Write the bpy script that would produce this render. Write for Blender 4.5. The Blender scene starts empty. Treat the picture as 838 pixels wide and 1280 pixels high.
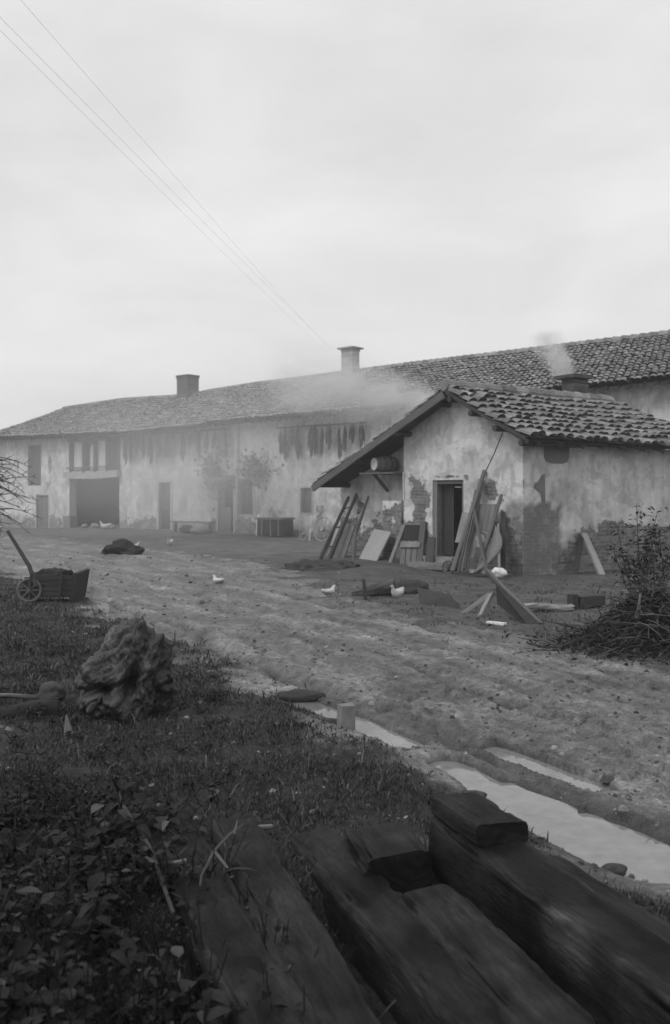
import bpy, math, random
import numpy as np
from mathutils import Vector, Matrix, noise as mnoise

random.seed(7); RNG = np.random.default_rng(11)
scene = bpy.context.scene
COL = scene.collection
F, CX, HY, CZ = 1100.0, 419.0, 617.0, 1.6       # focal length and horizon of the photograph (838 px wide), eye height

# ------------------------------------------------------------------ measuring helpers
def gpt(px, py, z=0.0):
    Y = (CZ - z) * F / (py - HY)
    return ((px - CX) / F * Y, Y)
def at(px, py, Y):
    return Vector(((px - CX) / F * Y, Y, CZ + (HY - py) / F * Y))
def plane_hit(px, py, P, d):
    u = (px - CX) / F
    t = (u * P[1] - P[0]) / (d[0] - u * d[1])
    Y = P[1] + t * d[1]
    return t, CZ + (HY - py) / F * Y
def lerp(a, b, t): return a + (b - a) * t
def sstep(a, b, x):
    t = np.clip((np.asarray(x, float) - a) / (b - a), 0, 1)
    return t * t * (3 - 2 * t)

# ------------------------------------------------------------------ numpy gradient noise
def perlin(x, y, seed=0):
    r = np.random.default_rng(seed)
    perm = r.permutation(512); ang = r.random(512) * 2 * np.pi
    gx, gy = np.cos(ang), np.sin(ang)
    x = np.asarray(x, float); y = np.asarray(y, float)
    xi, yi = np.floor(x).astype(int), np.floor(y).astype(int)
    xf, yf = x - xi, y - yi
    def g(ix, iy, dx, dy):
        h = perm[(perm[ix & 511] + iy) & 511]
        return gx[h] * dx + gy[h] * dy
    u = xf * xf * xf * (xf * (xf * 6 - 15) + 10); v = yf * yf * yf * (yf * (yf * 6 - 15) + 10)
    a = g(xi, yi, xf, yf); b = g(xi + 1, yi, xf - 1, yf)
    c = g(xi, yi + 1, xf, yf - 1); d = g(xi + 1, yi + 1, xf - 1, yf - 1)
    return (a + (b - a) * u) * (1 - v) + (c + (d - c) * u) * v
def fbm(x, y, oct=4, seed=0, gain=.5):
    s = 0; a = 1; f = 1
    for i in range(oct):
        s = s + a * perlin(x * f + 17.3 * i, y * f - 9.1 * i, seed + i); a *= gain; f *= 2.03
    return s

# ------------------------------------------------------------------ mesh builder
class MB:
    def __init__(self):
        self.v = []; self.f = []; self.tone = []; self.uv = []; self.n = 0
    def add(self, verts, faces, tone=1.0, uv=None):
        verts = np.asarray(verts, float).reshape(-1, 3); k = len(verts)
        self.v.append(verts)
        self.tone.append(np.full(k, tone, float) if np.isscalar(tone) else np.asarray(tone, float))
        self.uv.append(np.asarray(uv, float) if uv is not None else verts[:, :3].copy())
        o = self.n
        self.f.extend([tuple(i + o for i in fc) for fc in faces]); self.n += k
        return o
    def bar(self, p0, p1, w, h, up=(0, 0, 1), tone=1.0, nseg=6, rough=.0, taper=1.0):
        """sawn board or pole from p0 to p1, slightly uneven"""
        p0, p1 = Vector(p0), Vector(p1); a = (p1 - p0); L = a.length; a.normalize()
        s = a.cross(Vector(up));
        if s.length < 1e-4: s = a.cross(Vector((1, 0, 0)))
        s.normalize(); u = s.cross(a).normalized()
        vs, uvs, fs = [], [], []; r0 = random.random() * 50
        for i in range(nseg + 1):
            t = i / nseg; k = lerp(1, taper, t)
            c = p0 + a * (L * t) + (s * random.uniform(-rough, rough) + u * random.uniform(-rough, rough))
            for j, (x, y) in enumerate(((-1, -1), (1, -1), (1, 1), (-1, 1))):
                vs.append(c + s * (x * w * .5 * k) + u * (y * h * .5 * k)); uvs.append((L * t + r0, j * max(w, h) + r0, 0))
        for i in range(nseg):
            for j in range(4):
                k = (j + 1) % 4
                fs.append((i * 4 + j, i * 4 + k, i * 4 + 4 + k, i * 4 + 4 + j))
        fs.append((3, 2, 1, 0)); q = nseg * 4; fs.append((q, q + 1, q + 2, q + 3))
        self.add(vs, fs, tone, uvs)
    def tube(self, pts, radii, n=6, tone=1.0, cap=True):
        pts = [Vector(p) for p in pts]
        if np.isscalar(radii): radii = [radii] * len(pts)
        vs, fs, uvs = [], [], []; L = 0; r0 = random.random() * 50
        ref = None
        for i, p in enumerate(pts):
            a = (pts[min(i + 1, len(pts) - 1)] - pts[max(i - 1, 0)])
            if a.length < 1e-9: a = Vector((0, 0, 1))
            a.normalize()
            if ref is None: ref = Vector((0, 0, 1)) if abs(a.z) < .9 else Vector((1, 0, 0))
            s = a.cross(ref).normalized(); u = s.cross(a).normalized(); ref = u
            if i: L += (p - pts[i - 1]).length
            for j in range(n):
                th = 2 * math.pi * j / n
                vs.append(p + (s * math.cos(th) + u * math.sin(th)) * radii[i]); uvs.append((L + r0, j / n * .3 + r0, 0))
        for i in range(len(pts) - 1):
            for j in range(n):
                k = (j + 1) % n
                fs.append((i * n + j, i * n + k, (i + 1) * n + k, (i + 1) * n + j))
        if cap:
            fs.append(tuple(range(n - 1, -1, -1))); q = (len(pts) - 1) * n; fs.append(tuple(q + j for j in range(n)))
        self.add(vs, fs, tone, uvs)
    def box(self, c, size, rz=0.0, tone=1.0, jit=0.0):
        c = Vector(c); R = Matrix.Rotation(rz, 3, 'Z'); sx, sy, sz = [s * .5 for s in size]
        vs = []
        for z in (-1, 1):
            for x, y in ((-1, -1), (1, -1), (1, 1), (-1, 1)):
                vs.append(c + R @ Vector((x * sx + random.uniform(-jit, jit), y * sy + random.uniform(-jit, jit), z * sz + random.uniform(-jit, jit))))
        self.add(vs, [(3, 2, 1, 0), (4, 5, 6, 7), (0, 1, 5, 4), (1, 2, 6, 5), (2, 3, 7, 6), (3, 0, 4, 7)], tone)
    def slab(self, corners, th, tone=1.0, n=None):
        """a board given by its four corners (any quad), with thickness th behind it"""
        c = [Vector(p) for p in corners]
        nn = (c[1] - c[0]).cross(c[3] - c[0]).normalized() if n is None else Vector(n)
        vs = c + [p - nn * th for p in c]
        w = (c[1] - c[0]).length; l = (c[3] - c[0]).length; r0 = random.random() * 50
        uv = [(r0, r0, 0), (r0, r0 + w, 0), (r0 + l, r0 + w, 0), (r0 + l, r0, 0)]
        self.add(vs, [(0, 1, 2, 3), (7, 6, 5, 4), (0, 4, 5, 1), (1, 5, 6, 2), (2, 6, 7, 3), (3, 7, 4, 0)], tone, uv + uv)
    def loft(self, rings, n=12, tone=1.0):
        """rings: (centre, right vec, up vec)"""
        vs, fs = [], []
        for c, a, b in rings:
            for j in range(n):
                th = 2 * math.pi * j / n
                vs.append(Vector(c) + Vector(a) * math.cos(th) + Vector(b) * math.sin(th))
        for i in range(len(rings) - 1):
            for j in range(n):
                k = (j + 1) % n
                fs.append((i * n + j, i * n + k, (i + 1) * n + k, (i + 1) * n + j))
        fs.append(tuple(range(n - 1, -1, -1))); q = (len(rings) - 1) * n; fs.append(tuple(q + j for j in range(n)))
        self.add(vs, fs, tone)
    def build(self, name, mat, parent=None, smooth=False, attrs=None):
        me = bpy.data.meshes.new(name)
        V = np.concatenate(self.v)
        if parent is not None:
            off = Vector((0, 0, 0)); p = parent
            while p is not None: off += p.location; p = p.parent
            V = V - np.array(off)
        me.from_pydata(V.tolist(), [], self.f)
        a = me.attributes.new('tone', 'FLOAT', 'POINT'); a.data.foreach_set('value', np.concatenate(self.tone).astype(np.float32))
        a = me.attributes.new('uvm', 'FLOAT_VECTOR', 'POINT'); a.data.foreach_set('vector', np.concatenate(self.uv).astype(np.float32).ravel())
        for k, arr in (attrs or {}).items():
            a = me.attributes.new(k, 'FLOAT', 'POINT'); a.data.foreach_set('value', np.asarray(arr, np.float32))
        if smooth: me.polygons.foreach_set('use_smooth', [True] * len(me.polygons))
        if mat is not None: me.materials.append(mat)
        me.update()
        o = bpy.data.objects.new(name, me); COL.objects.link(o)
        if parent is not None: o.parent = parent
        return o

def tag(o, label=None, cat=None, group=None, kind=None):
    for k, v in (('label', label), ('category', cat), ('group', group), ('kind', kind)):
        if v: o[k] = v
    return o
def thing(name, label, cat, loc=(0, 0, 0), group=None):
    o = bpy.data.objects.new(name, None); COL.objects.link(o)
    o.location = loc; o.empty_display_size = .2
    return tag(o, label, cat, group)
def copy_tree(o, parent=None):
    c = o.copy(); COL.objects.link(c)
    if parent is not None: c.parent = parent
    for ch in list(o.children): copy_tree(ch, c)
    return c

# ------------------------------------------------------------------ materials (a black and white photograph: all greys)
def g(v): return (v, v, v, 1)
def new_mat(name):
    m = bpy.data.materials.new(name); m.use_nodes = True
    nt = m.node_tree; b = nt.nodes['Principled BSDF']; return m, nt, b
def N(nt, kind, **kw):
    n = nt.nodes.new(kind)
    for k, v in kw.items(): setattr(n, k, v)
    return n
def math_node(nt, op, a, b=None, c=None, clamp=False):
    n = N(nt, 'ShaderNodeMath', operation=op); n.use_clamp = clamp
    for i, x in enumerate((a, b, c)):
        if x is None: continue
        if isinstance(x, (int, float)): n.inputs[i].default_value = x
        else: nt.links.new(x, n.inputs[i])
    return n.outputs[0]
def attr(nt, name):
    return N(nt, 'ShaderNodeAttribute', attribute_name=name)
def noise_node(nt, vec, scale, detail=5, rough=.6, dist=0.0):
    n = N(nt, 'ShaderNodeTexNoise'); n.inputs['Scale'].default_value = scale; n.inputs['Detail'].default_value = detail
    n.inputs['Roughness'].default_value = rough; n.inputs['Distortion'].default_value = dist
    nt.links.new(vec, n.inputs['Vector']); return n.outputs['Fac']
def remap(nt, x, a, b, c=0.0, d=1.0):
    n = N(nt, 'ShaderNodeMapRange'); n.clamp = True
    n.inputs[1].default_value = a; n.inputs[2].default_value = b; n.inputs[3].default_value = c; n.inputs[4].default_value = d
    nt.links.new(x, n.inputs[0]); return n.outputs[0]
def mixf(nt, f, a, b):
    n = N(nt, 'ShaderNodeMix', data_type='FLOAT')
    for i, x in ((0, f), (2, a), (3, b)):
        if isinstance(x, (int, float)): n.inputs[i].default_value = x
        else: nt.links.new(x, n.inputs[i])
    return n.outputs[0]
def bump(nt, b, h, strength, dist=.02):
    n = N(nt, 'ShaderNodeBump'); n.inputs['Strength'].default_value = strength; n.inputs['Distance'].default_value = dist
    nt.links.new(h, n.inputs['Height']); nt.links.new(n.outputs[0], b.inputs['Normal'])
def coords(nt, src, scale=(1, 1, 1)):
    if src == 'uvm': v = attr(nt, 'uvm').outputs['Vector']
    else: v = N(nt, 'ShaderNodeTexCoord').outputs['Object']
    mp = N(nt, 'ShaderNodeMapping'); mp.inputs['Scale'].default_value = scale
    nt.links.new(v, mp.inputs[0]); return mp.outputs[0]

def simple(name, base, rough=.85, var=.35, scale=6, stretch=(1, 1, 1), src='Object', bstr=.4, bscale=30, bdist=.01, spec=.25, second=None):
    m, nt, b = new_mat(name)
    v = coords(nt, src, stretch)
    n1 = noise_node(nt, v, scale, 6, .65)
    n2 = noise_node(nt, v, bscale, 4, .6)
    k = remap(nt, n1, .25, .75, 1 - var, 1 + var)
    k2 = remap(nt, n2, .2, .8, 1 - var * .5, 1 + var * .5)
    col = math_node(nt, 'MULTIPLY', math_node(nt, 'MULTIPLY', k, k2), base)
    col = math_node(nt, 'MULTIPLY', col, attr(nt, 'tone').outputs['Fac'], clamp=True)
    nt.links.new(col, b.inputs['Base Color'])
    b.inputs['Roughness'].default_value = rough; b.inputs['Specular IOR Level'].default_value = spec
    h = math_node(nt, 'ADD', n1, math_node(nt, 'MULTIPLY', n2, .6))
    bump(nt, b, h, bstr, bdist)
    return m
def wood(name, base, rough=.8, var=.45, spec=.25, bstr=.5):
    return simple(name, base, rough, var, 1.0, (1.6, 26, 26), 'uvm', bstr, 3.5, .012, spec)

M = {}
M['old_wood'] = wood('weathered wood', .13)
M['pale_wood'] = wood('pale wood', .34, var=.25)
M['dark_wood'] = wood('dark wood', .055)
M['baulk'] = simple('tarred baulk wood', .0125, .7, .85, 1.0, (4.0, 20, 20), 'uvm', .9, 4.0, .009, .18)
M['tile'] = simple('old clay tile', .21, .9, .45, 3.5, bstr=.4, bscale=25)
M['tile_bed'] = simple('tile channel', .05, .95, .3, 5)
M['soffit'] = wood('eave boards', .06)
M['stone'] = simple('stone', .26, .85, .3, 6, bstr=.6)
M['dark_stone'] = simple('dark stone', .055, .85, .35, 6, bstr=.6)
M['white'] = simple('white feathers', .55, .9, .06, 12, bstr=.3)
M['cloth'] = simple('white cloth', .75, .95, .08, 5, bstr=.3)
M['sack'] = simple('sackcloth', .26, .95, .2, 9, bstr=.5)
M['metal'] = simple('rusty iron', .10, .6, .4, 15)
M['wire'] = simple('wire', .7, .6, .1, 15)
M['comb'] = simple('hen comb', .12, .6, .1, 15)
M['leg'] = simple('hen leg', .3, .6, .1, 15)
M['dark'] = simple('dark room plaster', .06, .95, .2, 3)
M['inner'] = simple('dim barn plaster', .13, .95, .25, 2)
M['shutter'] = wood('painted shutter', .11, var=.3)
M['door_dark'] = wood('dark door boards', .06, var=.35)
M['chimney_pale'] = simple('pale chimney plaster', .42, .9, .25, 4)
M['chimney_dark'] = simple('sooty chimney brick', .11, .9, .35, 5)
M['maize'] = simple('dried maize', .10, .9, .5, 14)
M['twig'] = simple('bare twig', .062, .85, .4, 10)
M['leaf'] = simple('leaf', .055, .6, .4, 9, spec=.3)
M['weed'] = simple('weed leaf', .015, .65, .45, 5, spec=.12)
M['grass'] = simple('grass blade', .05, .75, .35, 3)
M['stump'] = simple('gnarled stump wood', .031, .4, .85, 6, (1.4, 1.4, .8), 'Object', 1.0, 26, .03, .55)
M['earth_heap'] = simple('dark heap', .035, .95, .4, 9, bstr=.8, bscale=35, bdist=.03)
M['shaded_earth'] = simple('shade-toned earth', .06, .95, .5, 6, bstr=1.0, bscale=30, bdist=.04)
M['barrel'] = wood('barrel staves', .2, var=.3)
M['glass'] = simple('old window glass', .03, .12, .1, 3, spec=.5, bstr=.05)

def wall_mat(name, plaster, brick, dirty):
    m, nt, b = new_mat(name)
    v = coords(nt, 'uvm')
    br = N(nt, 'ShaderNodeTexBrick')
    wob = N(nt, 'ShaderNodeTexNoise'); wob.inputs['Scale'].default_value = 3.0; nt.links.new(v, wob.inputs['Vector'])
    off = N(nt, 'ShaderNodeVectorMath', operation='MULTIPLY_ADD'); nt.links.new(wob.outputs['Color'], off.inputs[0]); off.inputs[1].default_value = (.06, .06, 0); nt.links.new(v, off.inputs[2]); nt.links.new(off.outputs[0], br.inputs['Vector'])
    br.inputs['Color1'].default_value = g(brick * .75); br.inputs['Color2'].default_value = g(brick * 1.3); br.inputs['Mortar'].default_value = g(brick * 1.3)
    br.inputs['Scale'].default_value = 1.0; br.inputs['Brick Width'].default_value = .25; br.inputs['Row Height'].default_value = .075
    br.inputs['Mortar Size'].default_value = .012; br.inputs['Mortar Smooth'].default_value = .3; br.inputs['Bias'].default_value = -.1
    bw = N(nt, 'ShaderNodeRGBToBW'); nt.links.new(br.outputs['Color'], bw.inputs[0])
    big = noise_node(nt, v, .9, 6, .6); mid = noise_node(nt, v, 5, 6, .65); fine = noise_node(nt, v, 45, 4, .6)
    vs = coords(nt, 'uvm', (3.5, .35, 1)); streak = noise_node(nt, vs, 1.2, 5, .6)
    blot = noise_node(nt, v, 2.3, 7, .68, .6)
    p = math_node(nt, 'MULTIPLY', remap(nt, big, .3, .7, .74, 1.1), remap(nt, mid, .25, .75, .78, 1.1))
    p = math_node(nt, 'MULTIPLY', p, remap(nt, blot, .44, .52, .80, 1.04))
    p = math_node(nt, 'MULTIPLY', p, remap(nt, streak, .35, .7, 1.05, .80))
    p = math_node(nt, 'MULTIPLY', p, remap(nt, fine, .25, .75, .92, 1.06))
    pits = noise_node(nt, v, 9, 3, .5)
    p = math_node(nt, 'MULTIPLY', p, remap(nt, pits, .70, .76, 1.0, .55))
    p = math_node(nt, 'MULTIPLY', p, plaster)
    dk = math_node(nt, 'ADD', attr(nt, 'damp').outputs['Fac'], math_node(nt, 'MULTIPLY', math_node(nt, 'SUBTRACT', mid, .5), 1.1))
    dk = remap(nt, dk, .15, .8, 0, .92)
    dcol = math_node(nt, 'MULTIPLY', math_node(nt, 'MULTIPLY', remap(nt, fine, .2, .8, .6, 1.3), remap(nt, mid, .3, .7, .55, 1.35)), dirty)
    dcol = mixf(nt, .35, dcol, math_node(nt, 'MULTIPLY', bw.outputs[0], 1.0))
    p = mixf(nt, dk, p, dcol)
    wear = attr(nt, 'wear').outputs['Fac']
    w = math_node(nt, 'ADD', wear, math_node(nt, 'MULTIPLY', math_node(nt, 'SUBTRACT', mid, .5), 1.5))
    w = math_node(nt, 'ADD', w, math_node(nt, 'MULTIPLY', math_node(nt, 'SUBTRACT', fine, .5), .7))
    w = remap(nt, w, .53, .585)
    brc = math_node(nt, 'MULTIPLY', bw.outputs[0], remap(nt, mid, .25, .75, .5, 1.6))
    col = mixf(nt, w, p, brc)
    nt.links.new(col, b.inputs['Base Color'])
    b.inputs['Roughness'].default_value = .95; b.inputs['Specular IOR Level'].default_value = .15
    h = math_node(nt, 'SUBTRACT', math_node(nt, 'ADD', math_node(nt, 'MULTIPLY', mid, .6), math_node(nt, 'MULTIPLY', fine, .2)), w)
    h = math_node(nt, 'ADD', h, math_node(nt, 'MULTIPLY', math_node(nt, 'MULTIPLY', bw.outputs[0], w), -.8))
    bump(nt, b, h, .9, .03)
    return m
M['farm_wall'] = wall_mat('farmhouse plaster', .82, .24, .26)
M['shed_wall'] = wall_mat('shed plaster', .8, .17, .135)

# ------------------------------------------------------------------ ground
LEFT_EDGE = [(2.6, 1.6), (1.65, 3.1), (1.2, 3.7), (.93, 4.1), (.74, 4.6), (.46, 5.3), (.05, 5.95), (-.28, 6.45), (-.78, 7.4), (-1.85, 9.6), (-4.1, 13.5), (-7.4, 18.9), (-15, 30), (-24, 46)]
RIGHT_EDGE = [(6.5, 3.0), (4.2, 5.6), (2.75, 7.7), (1.58, 9.6), (.2, 12.3), (-.53, 14.9), (-1.3, 18), (-2.6, 21), (-9, 29.5), (-20, 44)]
def poly_sd(x, y, P):
    """signed distance to a polyline, positive on its left (walking away)"""
    best = np.full(x.shape, 1e9); sg = np.zeros(x.shape)
    for (ax, ay), (bx, by) in zip(P[:-1], P[1:]):
        dx, dy = bx - ax, by - ay; L2 = dx * dx + dy * dy
        t = np.clip(((x - ax) * dx + (y - ay) * dy) / L2, 0, 1)
        d = np.hypot(x - ax - t * dx, y - ay - t * dy)
        cr = dx * (y - ay) - dy * (x - ax)
        m = d < best; best = np.where(m, d, best); sg = np.where(m, np.sign(cr), sg)
    return best * sg
# wheel-rut hollows that hold water: (x, y, half length, half width, heading, depth)
RUTS = [((1.62, 3.62), (1.40, 3.92), .14), ((1.40, 3.92), (1.14, 4.32), .21), ((1.14, 4.32), (.92, 4.80), .18), ((.92, 4.80), (.68, 5.30), .10),
        ((.47, 5.70), (.12, 6.30), .105), ((.12, 6.30), (-.32, 6.94), .11),
        ((1.44, 4.86), (1.03, 5.58), .075)]
def rut_field(x, y, k=1.0):
    out = np.zeros(x.shape)
    for (ax, ay), (bx, by), w in RUTS:
        w = w * k
        dx, dy = bx - ax, by - ay; L2 = dx * dx + dy * dy
        t = np.clip(((x - ax) * dx + (y - ay) * dy) / L2, 0, 1)
        d = np.hypot(x - ax - t * dx, y - ay - t * dy)
        out = np.maximum(out, 1 - sstep(w * .7, w * 1.5, d))
    return out
def masks(x, y):
    dl = poly_sd(x, y, LEFT_EDGE); dr = poly_sd(x, y, RIGHT_EDGE)
    n = fbm(x * 1.3, y * 1.3, 4, 5)
    bank = sstep(-.4, .6, dl + n * .7 + .25 * fbm(x * 6, y * 6, 3, 6))
    yard = sstep(-.1, .7, -dr + n * .8)
    road = (1 - bank) * (1 - yard)
    return bank, yard, road, dl, dr
WHEEL = [(-.45, .10, .07), (-1.5, .10, .05), (-1.98, .08, .035), (-3.1, .11, .05)]
def ruts(x, y, dl):
    out = 0; wob = .35 * fbm(x * .35, y * .35, 3, 51)
    for k, (o, w, dep) in enumerate(WHEEL):
        u = (dl - o + wob + .10 * perlin(x * 1.3 + 7 * k, y * 1.3, 55)) / w; on = np.clip(.75 + 1.5 * perlin(x * .5 + 3.7 * k, y * .5, 57), 0, 1)
        out = out - dep * on * (np.exp(-u * u) - .45 * np.exp(-(np.abs(u) - 1.9) ** 2 / .5))
    return out * sstep(34, 14, y)
_pr = np.random.default_rng(77); PRINTS = []
for _ in range(420):
    yy = math.exp(_pr.uniform(math.log(3.6), math.log(15))); PRINTS.append((_pr.uniform(-.35, .5) * yy, yy, _pr.uniform(0, 3.14), _pr.uniform(.03, .07), _pr.uniform(.05, .13), _pr.uniform(.012, .035)))
def prints(x, y):
    out = np.zeros(x.shape)
    if x.size < 5000: return out
    xf, yf = x.ravel(), y.ravel(); o = out.ravel(); order = np.argsort(yf, kind='stable'); ys_ = yf[order]
    for px_, py_, a, wa, wb, dep in PRINTS:
        lo, hi = np.searchsorted(ys_, (py_ - .35, py_ + .35)); ii = order[lo:hi]; dx, dy = xf[ii] - px_, yf[ii] - py_; m = np.abs(dx) < .35; ii, dx, dy = ii[m], dx[m], dy[m]
        u = (dx * math.cos(a) + dy * math.sin(a)) / wa; v_ = (-dx * math.sin(a) + dy * math.cos(a)) / wb; r2 = u * u + v_ * v_; o[ii] -= dep * (np.exp(-r2 * r2) - .4 * np.exp(-(np.sqrt(r2) - 1.35) ** 2 / .06))
    return o.reshape(x.shape)
def gz(x, y, micro=True):
    x = np.asarray(x, float); y = np.asarray(y, float)
    bank, yard, road, dl, dr = masks(x, y)
    z = -.25 * sstep(-11, -17, x) * sstep(25, 35, y)
    z = z + .13 * np.exp(-(((x - .9) / 1.6) ** 2 + ((y - 20.2) / 2.0) ** 2))
    z = z + .07 * bank * sstep(30, 12, y) + .03 * yard * sstep(30, 15, y)
    rf = rut_field(x, y)
    if micro:
        q = 1 - .5 * rf
        clod = np.abs(fbm(x * 3.2, y * 3.2, 4, 21)); soft = fbm(x * 1.1, y * 1.1, 4, 31)
        z = z + q * (.5 + .5 * road) * (.035 * soft + .035 * (clod - .22) * (.35 + road))
        z = z + q * .020 * fbm(dl * 7 + 1.5 * fbm(x, y, 2, 45), y * 4.2, 4, 41) * (.4 + 1.0 * road) * sstep(20, 8, y) + q * .018 * np.maximum(0, fbm(x * 17, y * 17, 4, 43)) * (.3 + road) * sstep(12, 5, y) + q * .011 * fbm(x * 26, y * 26, 3, 44) * (.4 + .9 * road) * sstep(11, 5, y)
        z = z + road * q * ruts(x, y, dl)
        z = z + q * prints(x, y)
    ta = (x - .15) * .342 - (y - 3.4) * .940; ts = (x - .15) * .940 + (y - 3.4) * .342
    z = z - .15 * sstep(-.25, .15, ta) * sstep(-1.25, -1.0, ts) * sstep(.66, .52, ts)      # ground dug out here to deepen and darken the gaps between the timbers
    z = z * (1 - .8 * rut_field(x, y, 2.4)) - .10 * rf - (.025 * fbm(x * 6, y * 6, 3, 47) * rut_field(x, y, 1.5) if micro else 0)
    return z
def gz1(x, y, micro=False): return float(gz(np.array([x]), np.array([y]), micro)[0])

def build_ground():
    ys = [-60, -30, -14, -6, -2, -.5, .4]
    y = .8
    while y < 62: ys.append(y); y *= 1.0085
    ys += [66, 75, 90, 110, 140]
    ys = np.array(ys)
    inner = np.linspace(-.62, .62, 300)
    rows = []
    outer = np.array([.04, .12, .3, .6, 1.0])
    for yy in ys:
        s = max(yy, 2.2)
        xi = inner * s
        w = max(140 - xi[-1], 10)
        xs = np.concatenate([-(xi[-1] + outer[::-1] * w), xi, xi[-1] + outer * w])
        rows.append(xs)
    X = np.array(rows); Y = np.repeat(ys[:, None], X.shape[1], 1)
    Z = gz(X, Y)
    bank, yard, road, dl, dr = masks(X, Y)
    wet = rut_field(X, Y)
    R, Cn = X.shape
    idx = np.arange(R * Cn).reshape(R, Cn)
    faces = np.stack([idx[:-1, :-1], idx[:-1, 1:], idx[1:, 1:], idx[1:, :-1]], -1).reshape(-1, 4)
    m, nt, b = new_mat('yard earth and mud')
    v = coords(nt, 'Object')
    n1 = noise_node(nt, v, 1.3, 7, .65); n2 = noise_node(nt, v, 11, 8, .75); n3 = noise_node(nt, v, 60, 5, .7)
    A = lambda nm: attr(nt, nm).outputs['Fac']
    trk = N(nt, 'ShaderNodeAttribute', attribute_name='track').outputs['Vector']
    n4 = noise_node(nt, trk, 3.4, 8, .70, .5)
    roadc = math_node(nt, 'MULTIPLY', math_node(nt, 'MULTIPLY', remap(nt, n2, .34, .66, .45, 1.55), remap(nt, n4, .38, .62, .5, 1.35)), .215)
    roadc = math_node(nt, 'MULTIPLY', roadc, remap(nt, A('rutline'), 0, 1, .42, 1.25))
    yardc = math_node(nt, 'MULTIPLY', math_node(nt, 'MULTIPLY', remap(nt, n2, .3, .7, .55, 1.45), remap(nt, n4, .35, .65, .7, 1.3)), mixf(nt, A('farness'), .10, .15))
    bankc = math_node(nt, 'MULTIPLY', remap(nt, n2, .3, .7, .4, 1.6), .036)
    e = math_node(nt, 'ADD', A('road'), math_node(nt, 'MULTIPLY', math_node(nt, 'SUBTRACT', n4, .5), 1.4))
    e = remap(nt, e, .25, .75)
    c = mixf(nt, A('bank'), yardc, bankc); c = mixf(nt, e, c, roadc)
    c = math_node(nt, 'MULTIPLY', c, remap(nt, n1, .3, .7, .75, 1.22))
    c = math_node(nt, 'MULTIPLY', c, remap(nt, n3, .3, .7, .55, 1.45))
    c = mixf(nt, math_node(nt, 'MAXIMUM', A('wet'), math_node(nt, 'MULTIPLY', A('edge'), .8)), c, .06)
    nt.links.new(c, b.inputs['Base Color'])
    rg = mixf(nt, e, .9, math_node(nt, 'MULTIPLY', remap(nt, n4, .38, .62, .32, .75), remap(nt, A('rutline'), 0, .6, .6, 1.1))); rg = mixf(nt, A('wet'), rg, .35)
    nt.links.new(rg, b.inputs['Roughness']); b.inputs['Specular IOR Level'].default_value = .5
    h = math_node(nt, 'ADD', n2, math_node(nt, 'MULTIPLY', n3, .35)); bump(nt, b, h, 1.0, .05)
    me = bpy.data.meshes.new('ground')
    me.from_pydata(np.stack([X, Y, Z], -1).reshape(-1, 3).tolist(), [], faces.tolist())
    a = me.attributes.new('track', 'FLOAT_VECTOR', 'POINT'); a.data.foreach_set('vector', np.stack([dl, Y * .38, X * 0], -1).astype(np.float32).ravel())
    for nm, arr in (('road', road), ('bank', bank), ('wet', wet), ('farness', sstep(19, 25, Y + .25 * X)), ('rutline', np.clip(.62 + 9 * (ruts(X, Y, dl) + prints(X, Y)) + .9 * fbm(dl * 2.6, Y * .45, 4, 58), 0, 1)), ('edge', sstep(.0, .5, rut_field((X), (Y))) )):
        a = me.attributes.new(nm, 'FLOAT', 'POINT'); a.data.foreach_set('value', arr.astype(np.float32).ravel())
    me.polygons.foreach_set('use_smooth', [True] * len(me.polygons))
    me.materials.append(m)
    o = bpy.data.objects.new('ground', me); COL.objects.link(o)
    tag(o, 'muddy rutted farmyard ground with a grassy bank', None, None, 'structure')
build_ground()

m, nt, b = new_mat('muddy water'); M['water'] = m
v = coords(nt, 'Object'); nn = noise_node(nt, v, 2.5, 3, .5); nn2 = noise_node(nt, v, 9, 4, .6)
nt.links.new(remap(nt, nn2, .3, .7, .15, .23), b.inputs['Base Color'])
b.inputs['Roughness'].default_value = .04; b.inputs['IOR'].default_value = 1.5; b.inputs['Specular IOR Level'].default_value = .8
bump(nt, b, nn, .04, .01)
def puddle(segs, level, widen, label):
    mb = MB(); vs = []; cs = []
    lx, rx = [], []
    pts = [segs[0][0]] + [s[1] for s in segs]
    for i, p in enumerate(pts):
        a = np.array(pts[min(i + 1, len(pts) - 1)]) - np.array(pts[max(i - 1, 0)]); a = a / np.hypot(*a)
        nrm = np.array((-a[1], a[0])); w = segs[min(i, len(segs) - 1)][2] * widen
        pp = np.array(p) + (a * -w if i == 0 else a * w if i == len(pts) - 1 else 0)
        lx.append((*(pp + nrm * w), level)); rx.append((*(pp - nrm * w), level))
    n = len(pts)
    fs = [(i, i + 1, n + i + 1, n + i) for i in range(n - 1)]
    mb.add(lx + rx, fs); o = mb.build('puddle', M['water']); tag(o, label, None, None, 'structure')
puddle(RUTS[0:4], -.042, 1.6, 'long rain puddle in the wheel rut beside the timbers')
puddle(RUTS[4:6], -.04, 1.6, 'small rain puddle in the same wheel rut further up')
puddle(RUTS[6:7], -.034, 1.6, 'thin sliver of rain water in the middle of the track')

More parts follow.
